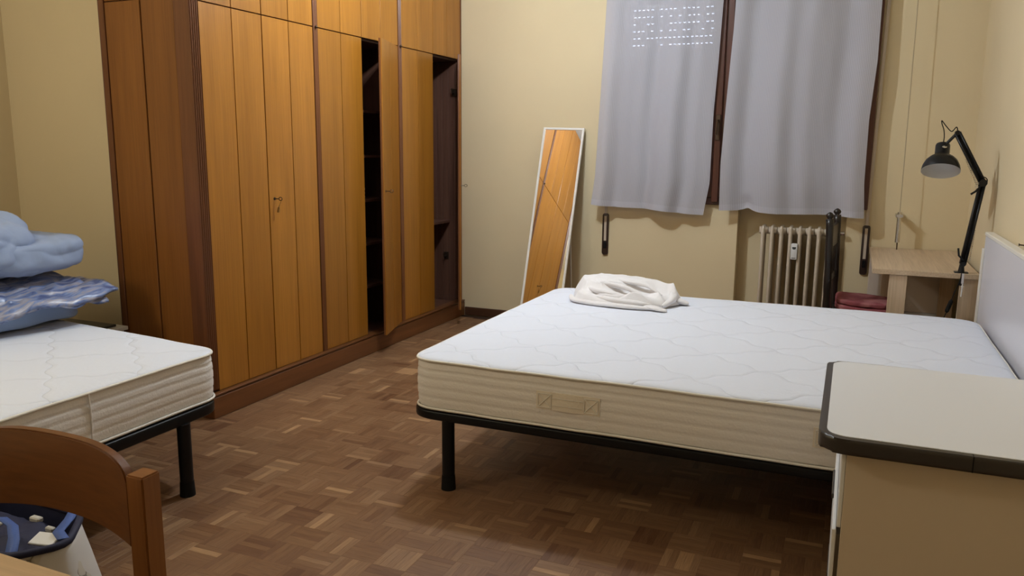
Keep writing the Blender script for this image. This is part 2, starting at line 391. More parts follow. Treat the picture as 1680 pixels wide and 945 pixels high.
def parquet_mat():
    m, nt, b = newmat('mosaic_parquet')
    at = N(nt, 'ShaderNodeAttribute'); at.attribute_name = 'tone'; at.attribute_type = 'GEOMETRY'
    sp = N(nt, 'ShaderNodeSeparateColor'); nt.links.new(at.outputs['Color'], sp.inputs[0])
    cr = N(nt, 'ShaderNodeValToRGB'); e = cr.color_ramp.elements
    e[0].position = 0.0; e[0].color = (0.125, 0.055, 0.026, 1); e[1].position = 1.0; e[1].color = (0.38, 0.225, 0.115, 1)
    for p, c in ((0.3, (0.185, 0.094, 0.046)), (0.6, (0.225, 0.122, 0.061)), (0.85, (0.27, 0.156, 0.082))):
        k = e.new(p); k.color = (*c, 1)
    nt.links.new(sp.outputs[0], cr.inputs[0])
    ge = N(nt, 'ShaderNodeNewGeometry')
    # grain runs along the strip: the green channel says which way the strip lies
    mpx = N(nt, 'ShaderNodeMapping'); mpx.inputs['Scale'].default_value = (14, 260, 1)
    mpy = N(nt, 'ShaderNodeMapping'); mpy.inputs['Scale'].default_value = (260, 14, 1)
    nt.links.new(ge.outputs['Position'], mpx.inputs[0]); nt.links.new(ge.outputs['Position'], mpy.inputs[0])
    vm = N(nt, 'ShaderNodeMix', data_type='VECTOR'); nt.links.new(sp.outputs[1], vm.inputs['Factor']); nt.links.new(mpx.outputs[0], vm.inputs['A']); nt.links.new(mpy.outputs[0], vm.inputs['B'])
    nz = N(nt, 'ShaderNodeTexNoise'); nz.inputs['Scale'].default_value = 1; nz.inputs['Detail'].default_value = 4; nt.links.new(vm.outputs['Result'], nz.inputs['Vector'])
    cr2 = N(nt, 'ShaderNodeValToRGB'); cr2.color_ramp.elements[0].position = 0.3; cr2.color_ramp.elements[0].color = (0.68, 0.64, 0.60, 1); cr2.color_ramp.elements[1].position = 0.62; cr2.color_ramp.elements[1].color = (1.08, 1.08, 1.08, 1)
    nt.links.new(nz.outputs[0], cr2.inputs[0])
    mx = N(nt, 'ShaderNodeMix', data_type='RGBA', blend_type='MULTIPLY'); mx.inputs['Factor'].default_value = 0.8
    nt.links.new(cr.outputs[0], mx.inputs['A']); nt.links.new(cr2.outputs[0], mx.inputs['B']); nt.links.new(mx.outputs['Result'], b.inputs['Base Color'])
    n3 = N(nt, 'ShaderNodeTexNoise'); n3.inputs['Scale'].default_value = 5; n3.inputs['Detail'].default_value = 6; nt.links.new(ge.outputs['Position'], n3.inputs['Vector'])
    mr = N(nt, 'ShaderNodeMapRange'); mr.inputs['To Min'].default_value = 0.30; mr.inputs['To Max'].default_value = 0.52; nt.links.new(n3.outputs[0], mr.inputs['Value']); nt.links.new(mr.outputs[0], b.inputs['Roughness'])
    b.inputs['Specular IOR Level'].default_value = 0.35
    return m
M['parquet'] = parquet_mat()

# ------------------------------------------------------------------ room shell
XR, YB, XL, YN, H = 0.709, 5.965, -4.435, -1.3, 3.10
bm = NB(); box(bm, XL - .2, XR + .2, YN - .2, YB + .25, -0.12, -0.006)
floor = struct('floor', bm, M['seam'])
bm = NB(); box(bm, XL - .2, XR + .2, YN - .2, YB + .25, H, H + .12); struct('ceiling', bm, M['ceiling'])
bm = NB(); box(bm, XR, XR + .2, YN - .2, YB + .25, -0.006, H); struct('wall_right', bm, M['wall'])
bm = NB(); box(bm, XL - .2, XL, YN - .2, 3.17, -0.006, H); struct('wall_left', bm, M['wall'])
bm = NB(); box(bm, XL, XR, YN - .2, YN, -0.006, H); struct('wall_front', bm, M['wall'])
bm = NB(); box(bm, XL - .2, -3.585, 3.17, YB + .25, -0.006, H, 0.0); struct('wall_recess', bm, M['wall'])
# back wall: window opening and radiator niche
bm = NB()
WX0, WX1, WZ0, WZ1 = -1.70, 0.125, 1.0, 2.55
WX1 = 0.108
NX0, NX1, NZ, ND = -0.745, -0.017, 0.985, 0.12
box(bm, -3.585, WX0, YB, YB + .25, -0.006, H); box(bm, WX1, XR, YB, YB + .25, -0.006, H)
box(bm, WX0, WX1, YB, YB + .25, WZ1, H)
box(bm, WX0, NX0, YB, YB + .25, -0.006, WZ0); box(bm, NX1, WX1, YB, YB + .25, -0.006, WZ0)
box(bm, NX0, NX1, YB + ND, YB + .25, -0.006, NZ); box(bm, NX0, NX1, YB, YB + .25, NZ, WZ0)
struct('wall_back', bm, M['wall'])
# skirting
bm = NB(); box(bm, -2.94, NX0, YB - .014, YB, 0, .07, .004); box(bm, NX1, XR, YB - .014, YB, 0, .07, .004); struct('baseboard_back', bm, M['baseboard'])
bm = NB(); box(bm, XR - .014, XR, YN, YB - .014, 0, .07, .004); struct('baseboard_right', bm, M['baseboard'])
bm = NB(); box(bm, XL, XL + .014, YN, 3.15, 0, .07, .004); struct('baseboard_left', bm, M['baseboard'])

# parquet strips: squares of five strips, alternating direction
L, SW = 0.128, 0.0256
def pxl(x, y):
    d = Vector((x, y, -1.4)); z = d.dot(_F)
    if z <= 0.2: return None
    return (840 + 1311.5 * d.dot(_Rt) / z, 472.5 - 1311.5 * d.dot(_Up) / z, z)
strips = []
bx0 = -1.92 - L * 20; by0 = 2.01 - L * 10
for i in range(0, 42):
    for j in range(0, 42):
        x0 = bx0 + i * L; y0 = by0 + j * L
        along_x = (i + j) % 2 == 0
        bt = random.gauss(0, .13)
        for k in range(5):
            if along_x: cx, cy = x0 + L / 2, y0 + (k + .5) * SW
            else: cx, cy = x0 + (k + .5) * SW, y0 + L / 2
            if cx < XL + .08 or cx > XR - .08 or cy > YB - .08 or cy < .75 or (cx < -3.5 and cy > 3.08) or (cx < -2.99 and cy > 3.10): continue
            tone = min(1, max(0, 0.48 + bt + random.gauss(0, .12) + (0.38 if random.random() < .07 else 0)))
            strips.append((cx, cy, along_x, tone))
def visible(s):
    q = pxl(s[0], s[1])
    if not q: return 99
    px, py, z = q
    if px < 165 or px > 1360 or py > 930 or py < 520: return 99
    if s[0] < -2.40 and s[1] < 2.5: return 99
    if s[1] > 2.62 and s[0] > -1.45: return 99       # under the double bed
    if px < 255 and py > 740: return 99
    return z
strips.sort(key=visible)
def strip_verts(cx, cy, ax, dz):
    hx, hy = ((L / 2, SW / 2) if ax else (SW / 2, L / 2)); g = .0001; c = .0004
    hx -= g; hy -= g
    v = [(cx + sx * hx, cy + sy * hy, -.006) for sx, sy in ((-1, -1), (1, -1), (1, 1), (-1, 1))]
    v += [(cx + sx * hx, cy + sy * hy, -.0003 + dz) for sx, sy in ((-1, -1), (1, -1), (1, 1), (-1, 1))]
    v += [(cx + sx * (hx - c), cy + sy * (hy - c), dz) for sx, sy in ((-1, -1), (1, -1), (1, 1), (-1, 1))]
    return v
SF = []
for o_ in (0, 4):
    for k in range(4): SF.append((o_ + k, o_ + (k + 1) % 4, o_ + 4 + (k + 1) % 4, o_ + 4 + k))
SF.append((8, 9, 10, 11))
def strip_mesh(name, items):
    V, Fc, T = [], [], []
    for (cx, cy, ax, t, dz) in items:
        o_ = len(V); V += strip_verts(cx, cy, ax, dz); Fc += [tuple(o_ + i for i in f) for f in SF]; T += [(t, 0.0 if ax else 1.0, 0, 1)] * 12
    me = bpy.data.meshes.new(name); me.from_pydata(V, [], Fc)
    ca = me.color_attributes.new('tone', 'FLOAT_COLOR', 'POINT'); ca.data.foreach_set('color', np.array(T, dtype=np.float32).ravel())
    me.materials.append(M['parquet']); return me
cache = {}
for s in strips[:300]:
    key = (s[2], round(s[3] * 14))
    if key not in cache: cache[key] = strip_mesh('parquet_strip', [(0, 0, s[2], key[1] / 14, 0)])
    o = bpy.data.objects.new('parquet_strip', cache[key]); col.objects.link(o); o.parent = floor
    o.location = Vector((s[0], s[1], random.uniform(-.0002, .0002))) - WLOC['floor']
me = strip_mesh('parquet_field', [(*s, random.uniform(-.0002, .0002)) for s in strips[300:]])
o = bpy.data.objects.new('parquet_field', me); col.objects.link(o); o.parent = floor; o.location = -WLOC['floor']; o['kind'] = 'stuff'

# ------------------------------------------------------------------ window
win = thing('window_1', (-.84, YB, 1.0), kind='structure')
bm = NB()
fy0, fy1 = YB - .03, YB + .05
box(bm, WX0, WX0 + .06, fy0, fy1, WZ0, WZ1, .006); box(bm, WX1 - .06, WX1, fy0, fy1, WZ0, WZ1, .006)
box(bm, WX0 + .06, WX1 - .06, fy0, fy1, WZ0, WZ0 + .055, .006); box(bm, WX0 + .06, WX1 - .06, fy0, fy1, WZ1 - .06, WZ1, .006)
obj('window_frame', bm, M['window_wood'], win)
xm = -0.905
for (a, b) in ((WX0 + .06, xm - .004), (xm + .004, WX1 - .06)):
    bm = NB(); z0, z1 = WZ0 + .055, WZ1 - .06; t = .065
    y0, y1 = YB - .042, YB + .01
    box(bm, a, a + t, y0, y1, z0, z1, .006); box(bm, b - t, b, y0, y1, z0, z1, .006)
    box(bm, a + t, b - t, y0, y1, z0, z0 + t, .006); box(bm, a + t, b - t, y0, y1, z1 - t, z1, .006)
    sash = obj('sash', bm, M['window_wood'], win)
    bm = NB(); box(bm, a + t - .005, b - t + .005, YB - .012, YB - .008, z0 + t - .005, z1 - t + .005); obj('pane', bm, M['glass'], sash)
bm = NB(); box(bm, xm - .03, xm + .02, YB - .06, YB - .042, WZ0 + .02, WZ1 - .05, .006); obj('cover_strip', bm, M['window_wood'], win)
bm = NB(); box(bm, xm - .022, xm + .012, YB - .068, YB - .06, 1.46, 1.64, .003); tube(bm, [(xm - .005, YB - .068, 1.60), (xm - .005, YB - .10, 1.60), (xm - .012, YB - .105, 1.50)], .008, 8); obj('window_handle', bm, M['iron'], win)
# roller shutter behind the panes, top rows ajar so that daylight shows through the slots
zs = WZ0
for k in range(30):
    bm = NB(); open_ = zs > 2.02
    h = .050 if not open_ else .043
    box(bm, WX0 + .02, WX1 - .02, YB + .13, YB + .142, zs, zs + h, .003)
    if open_:
        x = WX0 + .02
        while x < WX1 - .02:
            w_ = .014
            if not (random.random() < .75 and ((x < -.9 and zs > 2.10) or zs > 2.37)): w_ = .035
            box(bm, x, min(x + w_, WX1 - .02), YB + .132, YB + .14, zs + h, zs + .0505); x += w_ + (.019 if w_ < .02 else .0)
    obj('shutter_slat', bm, M['shutter'], win)
    zs += .0505
# strap winders, shutter straps, cord
def winder(x, ztop, zbot, label, xs):
    t = thing('strap_winder', (x, YB, zbot), label, 'winder', 'shutter strap winders')
    bm = NB(); prism(bm, round_poly([(x - .024, zbot), (x + .024, zbot), (x + .024, ztop), (x - .024, ztop)], .018), 0, .014, .004, 2)
    for v in bm.verts: v.co = Vector((v.co.x, YB - v.co.z, v.co.y))
    obj('cover_plate', bm, M['winder'], t, angle=40)
    bm = NB(); box(bm, x - .009, x + .009, YB - .0175, YB - .0145, zbot + .11, ztop - .02); obj('strap_slot', bm, M['strap'], t)
    bm = NB(); box(bm, x - .012, x + .012, YB - .022, YB - .013, zbot + .05, zbot + .10, .002); obj('clamp', bm, M['black_metal'], t)
    bm = NB(); hexa(bm, [(xx, y, z) for (xa, xb) in ((-.010, 0), (.010, 0)) for y in (YB - .012, YB - .0095) for (z, xx) in ((ztop - .02, x + xa), (2.9, xs + xa))]); obj('strap', bm, M['strap'], t)
winder(-1.730, .905, .585, 'narrow dark strap winder on the wall beside the leaning mirror', -1.730)
winder(0.112, .895, .555, 'narrow dark strap winder on the wall beside the pale oak desk', .140)
t = thing('pull_cord', (.30, 5.84, .98), 'thin beige cord hanging to a metal tensioner above the pale oak desk', 'cord')
bm = NB(); tube(bm, [(.292, 5.86, 2.93), (.298, 5.855, 1.8), (.302, 5.85, 1.0)], .0028, 6); obj('cord', bm, M['cord'], t)
bm = NB(); tube(bm, [(.302, 5.85, 1.0), (.302, 5.85, .80)], [.013, .015], 10)
box(bm, .280, .324, 5.835, 5.965, .965, .985, .002); obj('tensioner', bm, M['chrome'], t)
bm = NB(); tube(bm, [(.302, 5.85, .80), (.303, 5.85, .752)], .004, 8); obj('rod', bm, M['iron'], t)

# ------------------------------------------------------------------ curtains
def curtain(edge_l, edge_r, zb, label, seed, pucker=None, y0=5.86):
    """edge_l / edge_r: list of (z, x); folds run down the cloth"""
    zt = 2.62; nx, nz_ = 240, 60
    rs = random.Random(seed)
    def ed(e, z):
        for (z0, x0), (z1, x1) in zip(e, e[1:]):
            if z0 <= z <= z1: return x0 + (x1 - x0) * (z - z0) / (z1 - z0)
        return e[0][1] if z < e[0][0] else e[-1][1]
    fr = [(rs.uniform(1.6, 2.2), rs.uniform(0, 6.28), 1.3), (rs.uniform(3.2, 4.0), rs.uniform(0, 6.28), .8), (rs.uniform(6, 7), rs.uniform(0, 6.28), .22)]
    def P(u, v):
        z = zb(u) + (zt - zb(u)) * v
        uu = u + .012 * math.sin(5 * v + seed) * math.sin(math.pi * u)
        x = ed(edge_l, z) * (1 - uu) + ed(edge_r, z) * uu
        a = .010 + .012 * (1 - v)
        y = y0
        for f, ph, am in fr:
            y += a * am * math.sin(2 * math.pi * f * u + ph + .5 * math.sin(2.5 * v + f))
        y += .002 * fbm(Vector((u * 9, v * 6, seed)))
        if pucker:
            d = math.hypot((u - pucker) / .05, v / .09)
            if d < 3: k = math.exp(-d * d); x -= .3 * k * (u - pucker) * (ed(edge_r, z) - ed(edge_l, z)); z += .022 * k * (1 - v * 6); y += .012 * k * math.sin(60 * v)
        return Vector((x, y, z))
    def grid(v0, v1, nz, dy):
        bm = NB(); uvl = bm.loops.layers.uv.new('UVMap'); g = []
        for j in range(nz + 1):
            row = []
            for i in range(nx + 1):
                p = P(i / nx, v0 + (v1 - v0) * j / nz); p.y += dy; row.append(bm.verts.new(p))
            g.append(row)
        wd = ed(edge_r, 1.2) - ed(edge_l, 1.2)
        for j in range(nz):
            for i in range(nx):
                f = bm.faces.new((g[j][i], g[j][i + 1], g[j + 1][i + 1], g[j + 1][i]))
                for lp, (a, b) in zip(f.loops, ((i, j), (i + 1, j), (i + 1, j + 1), (i, j + 1))): lp[uvl].uv = (a / nx * wd * 1.2, b / nz)
        return bm
    t = thing('curtain', (ed(edge_l, 1.5), y0, zb(.5)), label, 'curtain', 'sheer curtains over the window')
    obj('cloth', grid(0, 1, nz_, 0), M['curtain'], t, smooth=True)
    obj('hem', grid(0, .026, 4, -.002), M['curtain_hem'], t, smooth=True)
    # narrow side hems
    return t
curtain([(.9, -1.825), (1.2, -1.79), (1.6, -1.775), (2.6, -1.735)], [(.9, -.985), (1.16, -.945), (1.67, -.941), (2.0, -.925), (2.6, -.905)], lambda u: .978 - .05 * u - .004 * math.sin(9 * u),
        'white striped sheer curtain on the left, nearer the leaning mirror', 3)
curtain([(.9, -.865), (1.3, -.872), (1.67, -.857), (2.2, -.83), (2.6, -.82)], [(.9, .092), (1.19, .072), (1.6, .070), (1.97, .091), (2.6, .088)], lambda u: .966 - .012 * u + .004 * math.sin(11 * u),
        'white striped sheer curtain on the right, hanging over the radiator', 8, pucker=.20)
t = thing('curtain_rail', (-.85, 5.86, 2.62), 'white rail carrying both curtains above the window', 'rail')
bm = NB(); tube(bm, [(-1.95, 5.86, 2.64), (.20, 5.86, 2.64)], .011, 10); obj('rod', bm, M['white_frame'], t)
for x in (-1.9, .15):
    bm = NB(); box(bm, x - .012, x + .012, 5.85, YB, 2.65, 2.67, .002); obj('bracket', bm, M['white_frame'], t)

# ------------------------------------------------------------------ radiator
rad = thing('radiator', (-.3, 5.9, .1), 'cream cast iron column radiator in the niche under the window', 'radiator')
for k in range(8):
    x = -.555 + .0615 * k; bm = NB()
    for y in (5.865, 5.925, 5.985):
        prof = [(.010, .12), (.017, .135), (.0165, .5), (.017, .85), (.011, .872)]
        Mx = Matrix.Translation((x, y, 0)) @ Matrix.Diagonal((.78, 1.25, 1, 1)); lathe(bm, prof, 12, Mx)
    for z in (.145, .835):
        tube(bm, [(x, 5.865, z), (x, 5.985, z)], .022, 10)
        tube(bm, [(x - .029, 5.925, z), (x + .029, 5.925, z)], .026, 12)
    for y in (5.80,): pass
    obj('column', bm, M['radiator'], rad, smooth=True)
for x in (-.555, -.1245):
    bm = NB(); box(bm, x - .012, x + .012, 5.88, 5.97, 0, .13, .003); obj('foot', bm, M['radiator'], rad)
bm = NB(); tube(bm, [(-.095, 5.925, .835), (-.025, 5.925, .835)], .014, 10); obj('valve', bm, M['chrome'], rad)
t = thing('heat_meter', (-.34, 5.84, .65), 'small white heat meter clipped between the radiator columns', 'meter')
hx, hy = -.3385, 5.843
bm = NB(); box(bm, hx - .021, hx + .021, hy - .014, hy + .012, .648, .758, .005, 2); obj('case', bm, M['plastic_white'], t, angle=40)
bm = NB(); prism(bm, [(hx - .013, .735), (hx - .011, .722), (hx, .717), (hx + .011, .722), (hx + .013, .735)], 0, .001)
for v in bm.verts: v.co = Vector((v.co.x, hy - .014 - v.co.z, v.co.y))
obj('display', bm, M['lcd'], t)
bm = NB(); box(bm, hx - .013, hx + .013, hy - .0148, hy - .0135, .657, .661); obj('maker_strip', bm, M['lcd'], t)

# ------------------------------------------------------------------ wardrobe
XF, XD, YW0, YW1, ZP, ZS, ZT = -2.944, -2.974, 3.06, 5.962, .118, 2.085, 3.095
wr = thing('wardrobe', (-3.27, 4.5, 0), 'large honey brown panelled wardrobe with top cupboards along the left wall', 'wardrobe')
bm = NB()
XBK = -3.58
DT = .020                                      # door slab
box(bm, XBK, -3.03, YW0 + .012, YW0 + .03, .0, ZT)           # near end panel
box(bm, XBK, XD - DT, YW1 - .02, YW1, .0, ZT)                # far end panel
box(bm, XBK, XBK + .008, YW0 + .03, YW1 - .02, 0, ZT)        # back
box(bm, XBK + .008, XD - .03, YW0 + .03, YW1 - .02, ZP - .02, ZP)
box(bm, XBK + .008, XD - .024, YW0 + .03, YW1 - .02, ZS - .012, ZS + .010)
box(bm, XBK + .008, XD - .024, YW0 + .03, YW1 - .02, ZT - .02, ZT)
for y in (4.045, 5.005): box(bm, XBK + .008, XD - .024, y - .011, y + .011, ZP, ZT - .02)
obj('carcass', bm, M['inner_wood'], wr)
# ribbed lining of the far end
for k in range(9):
    x = -3.52 + k * .056
    bm = NB(); box(bm, x, x + .050, YW1 - .027, YW1 - .0195, ZP, ZS - .012, .002); obj('lining_strip', bm, M['inner_wood'], wr)
# shelves
for y0, y1, zz in ((4.056, 4.994, (.42, .72, 1.02, 1.32, 1.62)), (5.016, 5.935, (.78,))):
    for z in zz:
        bm = NB(); box(bm, XBK + .008, XD - .09, y0, y1, z, z + .018, .001); obj('shelf', bm, M['inner_wood'], wr)
# near end: two tall boards framed by narrow strips
for y0 in (YW0,):
    for x0, x1 in ((-3.522, -3.285), (-3.279, -3.066)):
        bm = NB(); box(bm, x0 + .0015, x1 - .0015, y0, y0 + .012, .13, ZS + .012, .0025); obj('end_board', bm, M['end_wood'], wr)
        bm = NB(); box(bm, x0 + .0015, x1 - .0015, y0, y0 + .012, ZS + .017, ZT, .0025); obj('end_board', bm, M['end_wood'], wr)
    bm = NB(); box(bm, -3.556, -3.524, y0 - .004, y0 + .013, 0, ZT, .002); obj('edge_strip', bm, M['trim_wood'], wr)
# fluted pilasters
def pilaster(y0, y1, x1, x0, nflute, z0=.0, z1=ZT):
    """front face towards +x with upright flutes"""
    n = nflute; prof = [(x0, y0)]
    stepy = (y1 - y0) / n
    for k in range(n):
        ya = y0 + k * stepy
        for t_ in (.08, .3, .5, .7, .92):
            prof.append((x1 - (.0 if t_ in (.08, .92) else (.0035 if t_ in (.3, .7) else .005)), ya + t_ * stepy))
    prof.append((x0, y1))
    bm = NB(); prism(bm, prof, z0, z1); return bm
obj('corner_pilaster', pilaster(YW0 - .006, 3.120, XD + .006, -3.062, 5, .142), M['trim_wood'], wr)
for y in (4.045, 5.005): obj('pilaster', pilaster(y - .022, y + .022, XD + .004, XD - .022, 3, ZP + .0), M['trim_wood'], wr)
obj('pilaster', pilaster(5.945, 5.962, XD + .004, XD - .018, 1, ZP), M['trim_wood'], wr)
# plinth with moulded top
bm = NB()
box(bm, XD - .04, XF, YW0 - .014, YW1, 0, .112, .003)
box(bm, -3.56, XD - .04, YW0 - .014, YW0 + .012, 0, .112, .003)
obj('plinth', bm, M['plinth_wood'], wr)
bm = NB()
for (zz, xx) in ((.112, .010), (.120, .002)): box(bm, XD - .04, XF - xx + .004, YW0 - .012, YW1, zz, zz + .009, .002)
obj('plinth_moulding', bm, M['plinth_wood'], wr)
# doors: thin slab, two veneered boards with a groove between, key
def door(y0, y1, z0, z1, hinge=None, ang=0, key=None, knob=None):
    root = bpy.data.objects.new('cabinet_door', bpy.data.meshes.new('cabinet_door'))
    sgn = 1 if hinge == 'far' else -1
    hy = y1 if hinge == 'far' else y0
    Mx = Matrix.Translation((XD, hy, 0)) @ Matrix.Rotation(R(ang) * sgn, 4, 'Z') @ Matrix.Translation((-XD, -hy, 0))
    def put(name, bm, mat, parent, **k):
        bm.transform(Mx); return obj(name, bm, mat, parent, **k)
    bm = NB(); box(bm, XD - DT, XD - .007, y0, y1, z0, z1, .0015)
    d = put('cabinet_door', bm, M['inner_wood'] if 0 else M['trim_wood'], wr)
    ym = (y0 + y1) / 2
    for a, b in ((y0, ym - .0027), (ym + .0027, y1)):
        bm = NB(); box(bm, XD - .007, XD + .001, a, b, z0, z1, .0007); put('plank', bm, M['door_wood'], d)
    if key is not None:
        ky = key; kz = 1.105; bm = NB()
        lathe(bm, [(.009, 0), (.009, .002)], 14, Matrix.Translation((XD + .001, ky, kz)) @ Matrix.Rotation(R(90), 4, 'Y'))
        tube(bm, [(XD + .001, ky, kz), (XD + .030, ky, kz)], .0028, 8)
        ring = [(XD + .040 + .011 * math.cos(a), ky + .003, kz + .009 * math.sin(a)) for a in [2 * math.pi * q / 14 for q in range(15)]]
        tube(bm, ring, .0024, 6, cap=False)
        put('key', bm, M['iron'], d)
        if knob:
            bm = NB(); tube(bm, [(XD + .045, ky + .003, kz - .008), (XD + .030, ky - .002, kz - .045)], .0018, 6)
            tube(bm, [(XD + .030, ky - .002, kz - .045), (XD + .026, ky - .003, kz - .075)], [.006, .008], 8)
            put('key_tag', bm, M['brass'], d)
    return d
g = .0015
lows = [(3.122, 3.574, None, 0, None, False), (3.578, 4.021, None, 0, 3.622, True), (4.069, 4.531, None, 0, None, False), (4.535, 4.981, 'far', 17.5, 4.575, False),
        (5.029, 5.486, None, 0, None, False), (5.490, 5.943, 'far', 27, 5.53, False)]
for y0, y1, hg, an, ky, kn in lows: door(y0 + g, y1 - g, ZP + .014, ZS - .003, hg, an, ky, kn)
for y0, y1 in ((3.122, 3.574), (3.578, 4.021), (4.069, 4.531), (4.535, 4.981), (5.029, 5.486), (5.490, 5.943)): door(y0 + g, y1 - g, ZS + .003, ZT - .03)
for y in (4.045, 5.005):
    bm = NB(); lathe(bm, [(.004, 0), (.009, .006), (.007, .014), (.002, .017)], 12, Matrix.Translation((XD + .003, y, ZS)) @ Matrix.Rotation(R(90), 4, 'Y')); obj('stud', bm, M['iron'], wr, smooth=True)
# hooks in the open end compartment
for z, x in ((1.83, -3.02), (.50, -3.10)):
    bm = NB(); box(bm, x - .02, x + .02, YW1 - .034, YW1 - .027, z - .03, z + .03, .002); tube(bm, [(x, YW1 - .034, z), (x, YW1 - .075, z - .005), (x, YW1 - .085, z + .03)], .006, 8)
    obj('coat_hook', bm, M['iron'], wr)

# things lying on the shelves of the open middle unit
for (y, z, c, lb) in ((4.66, 1.038, 'sheet', 'folded white cloth on the middle wardrobe shelf seen through the open door'), (4.62, .738, 'paper', 'folded pale cloth on the lower wardrobe shelf seen through the open door')):
    bm = NB()
    for k in range(3): box(bm, -3.42 + .01 * k, -3.14, y - .11 + .006 * k, y + .13, z + .026 * k, z + .026 * (k + 1) - .001, .009, 2)
    tag(obj('folded_cloth', bm, M[c], angle=50), lb, 'cloth')

# ------------------------------------------------------------------ mattress + beds
def ring_at(outline_fn, off): return outline_fn(off)

def mattress(root, corners, rads, z0, z1, rot_seed, handles=(), vseam=()):
    """corners: ccw (x, y)"""
    NO = 16
    def ol(off):
        n = len(corners); out = []
        c = [Vector(p) for p in corners]
        newc = []
        for i in range(n):
            a = (c[i] - c[i - 1]).normalized(); b = (c[(i + 1) % n] - c[i]).normalized()
            na = Vector((a.y, -a.x)); nb = Vector((b.y, -b.x))
            d = (na + nb); k = 1 / max(.2, (1 + na.dot(nb)))
            newc.append(c[i] + d * k * off)
        base = round_poly([tuple(q) for q in newc], [max(.02, r + off) for r in rads], NO)
        # subdivide long straight runs
        res = []
        for i in range(len(base)):
            p = Vector(base[i]); q = Vector(base[(i + 1) % len(base)])
            m = 40 if (q - p).length > .3 else 1
            for k2 in range(m): res.append(p + (q - p) * k2 / m)
        return res
    h = z1 - z0
    # border with three quilting grooves
    prof = []
    lv = 30
    for k in range(lv + 1):
        t_ = k / lv; b_ = .010 * math.sin(math.pi * t_) ** .5
        for gq in (.22, .42, .62, .80): b_ -= .0042 * math.exp(-((t_ - gq) / .016) ** 2)
        prof.append((b_ - .004, z0 + .008 + (h - .018) * t_))
    bm = NB(); rings = []
    for off, z in prof:
        r_ = ol(off); row = []
        for i, p in enumerate(r_):
            wz = .004 * fbm(Vector((p.x * 3, p.y * 3, rot_seed)), 2) + .0022 * noise.noise(Vector((p.x * 22, p.y * 22, z * 30)))
            row.append(bm.verts.new((p.x, p.y, z + wz)))
        rings.append(row)
    for a, b in zip(rings, rings[1:]):
        n = len(a)
        for k in range(n): bm.faces.new((a[k], a[(k + 1) % n], b[(k + 1) % n], b[k]))
    bm.faces.new(rings[0][::-1])
    obj('border', bm, M['border'], root, smooth=True)
    # quilted top
    bm = NB(); rings = []
    insets = [(.002, -.006), (.004, 0), (-.004, .006), (-.02, .0095), (-.05, .011)]
    for off, dz in insets: rings.append([bm.verts.new((p.x, p.y, z1 - .006 + dz + .004 * fbm(Vector((p.x * 3, p.y * 3, rot_seed)), 2))) for p in ol(off)])
    c0 = sum((Vector(p) for p in corners), Vector((0, 0))) / len(corners)
    last = ol(-.05)
    steps = 26
    for s in range(1, steps):
        f = 1 - s / steps
        rings.append([bm.verts.new((c0.x + (p.x - c0.x) * f, c0.y + (p.y - c0.y) * f,
            z1 + .005 + .004 * fbm(Vector(((c0.x + (p.x - c0.x) * f) * 3, (c0.y + (p.y - c0.y) * f) * 3, rot_seed)), 2) * 1.0)) for p in last])
    for a, b in zip(rings, rings[1:]):
        n = len(a)
        for k in range(n): bm.faces.new((a[k], a[(k + 1) % n], b[(k + 1) % n], b[k]))
    bm.faces.new(rings[-1])
    obj('quilted_top', bm, M['ticking'], root, smooth=True)
    # piping cords
    for z in (z0 + .008, z1 - .008):
        pts = [(p.x, p.y, z + .004 * fbm(Vector((p.x * 3, p.y * 3, rot_seed)), 2)) for p in ol(.0045)]
        bm = NB(); tube(bm, pts + pts[:1], .0052, 6, cap=False); obj('piping', bm, M['piping'], root, smooth=True)
    for (p0, p1, za, zb, nrm) in handles:
        p0 = Vector(p0); p1 = Vector(p1); nv = Vector(nrm); d = (p1 - p0)
        def W(u, z, o_): q = p0 + d * u + nv * (.0060 + o_); return (q.x, q.y, z)
        bm = NB()
        n = 12
        for (ua, ub) in ((0, 1),):
            g0 = [[bm.verts.new(W(ua + (ub - ua) * i / n, za + (zb - za) * j, .0 + (.005 * math.sin(math.pi * min(1, max(0, (i / n - .22) / .56))) if 2 < i < n - 2 else .001))) for i in range(n + 1)] for j in (0, 1)]
            g1 = [[bm.verts.new(W(ua + (ub - ua) * i / n, za + (zb - za) * j, -.01)) for i in range(n + 1)] for j in (0, 1)]
            for i in range(n):
                bm.faces.new((g0[0][i], g0[0][i + 1], g0[1][i + 1], g0[1][i]))
                bm.faces.new((g1[0][i], g1[0][i + 1], g0[0][i + 1], g0[0][i])); bm.faces.new((g0[1][i], g0[1][i + 1], g1[1][i + 1], g1[1][i]))
        hd = obj('handle', bm, M['handle_tape'], root)
        bm = NB()
        for ua, ub in ((.03, .24), (.76, .97)):
            a_, b_, c_, d_ = W(ua, za + .008, .003), W(ub, za + .008, .003), W(ub, zb - .008, .003), W(ua, zb - .008, .003)
            for s_, e_ in ((a_, b_), (b_, c_), (c_, d_), (d_, a_), (a_, c_), (b_, d_)): tube(bm, [s_, e_], .0012, 4)
        for zz in (.3, .7): tube(bm, [W(.26, za + (zb - za) * zz, .0045), W(.5, za + (zb - za) * zz, .007), W(.74, za + (zb - za) * zz, .0045)], .001, 4)
        obj('stitching', bm, M['piping'], hd)
    for (p, nrm) in vseam:
        p = Vector(p); nv = Vector(nrm); q = p + nv * .008
        bm = NB(); tube(bm, [(q.x, q.y, z0 + .01), (q.x + .0, q.y + .004, z0 + .1), (q.x, q.y, z1 - .01)], .0028, 6); obj('side_seam', bm, M['border'], root)

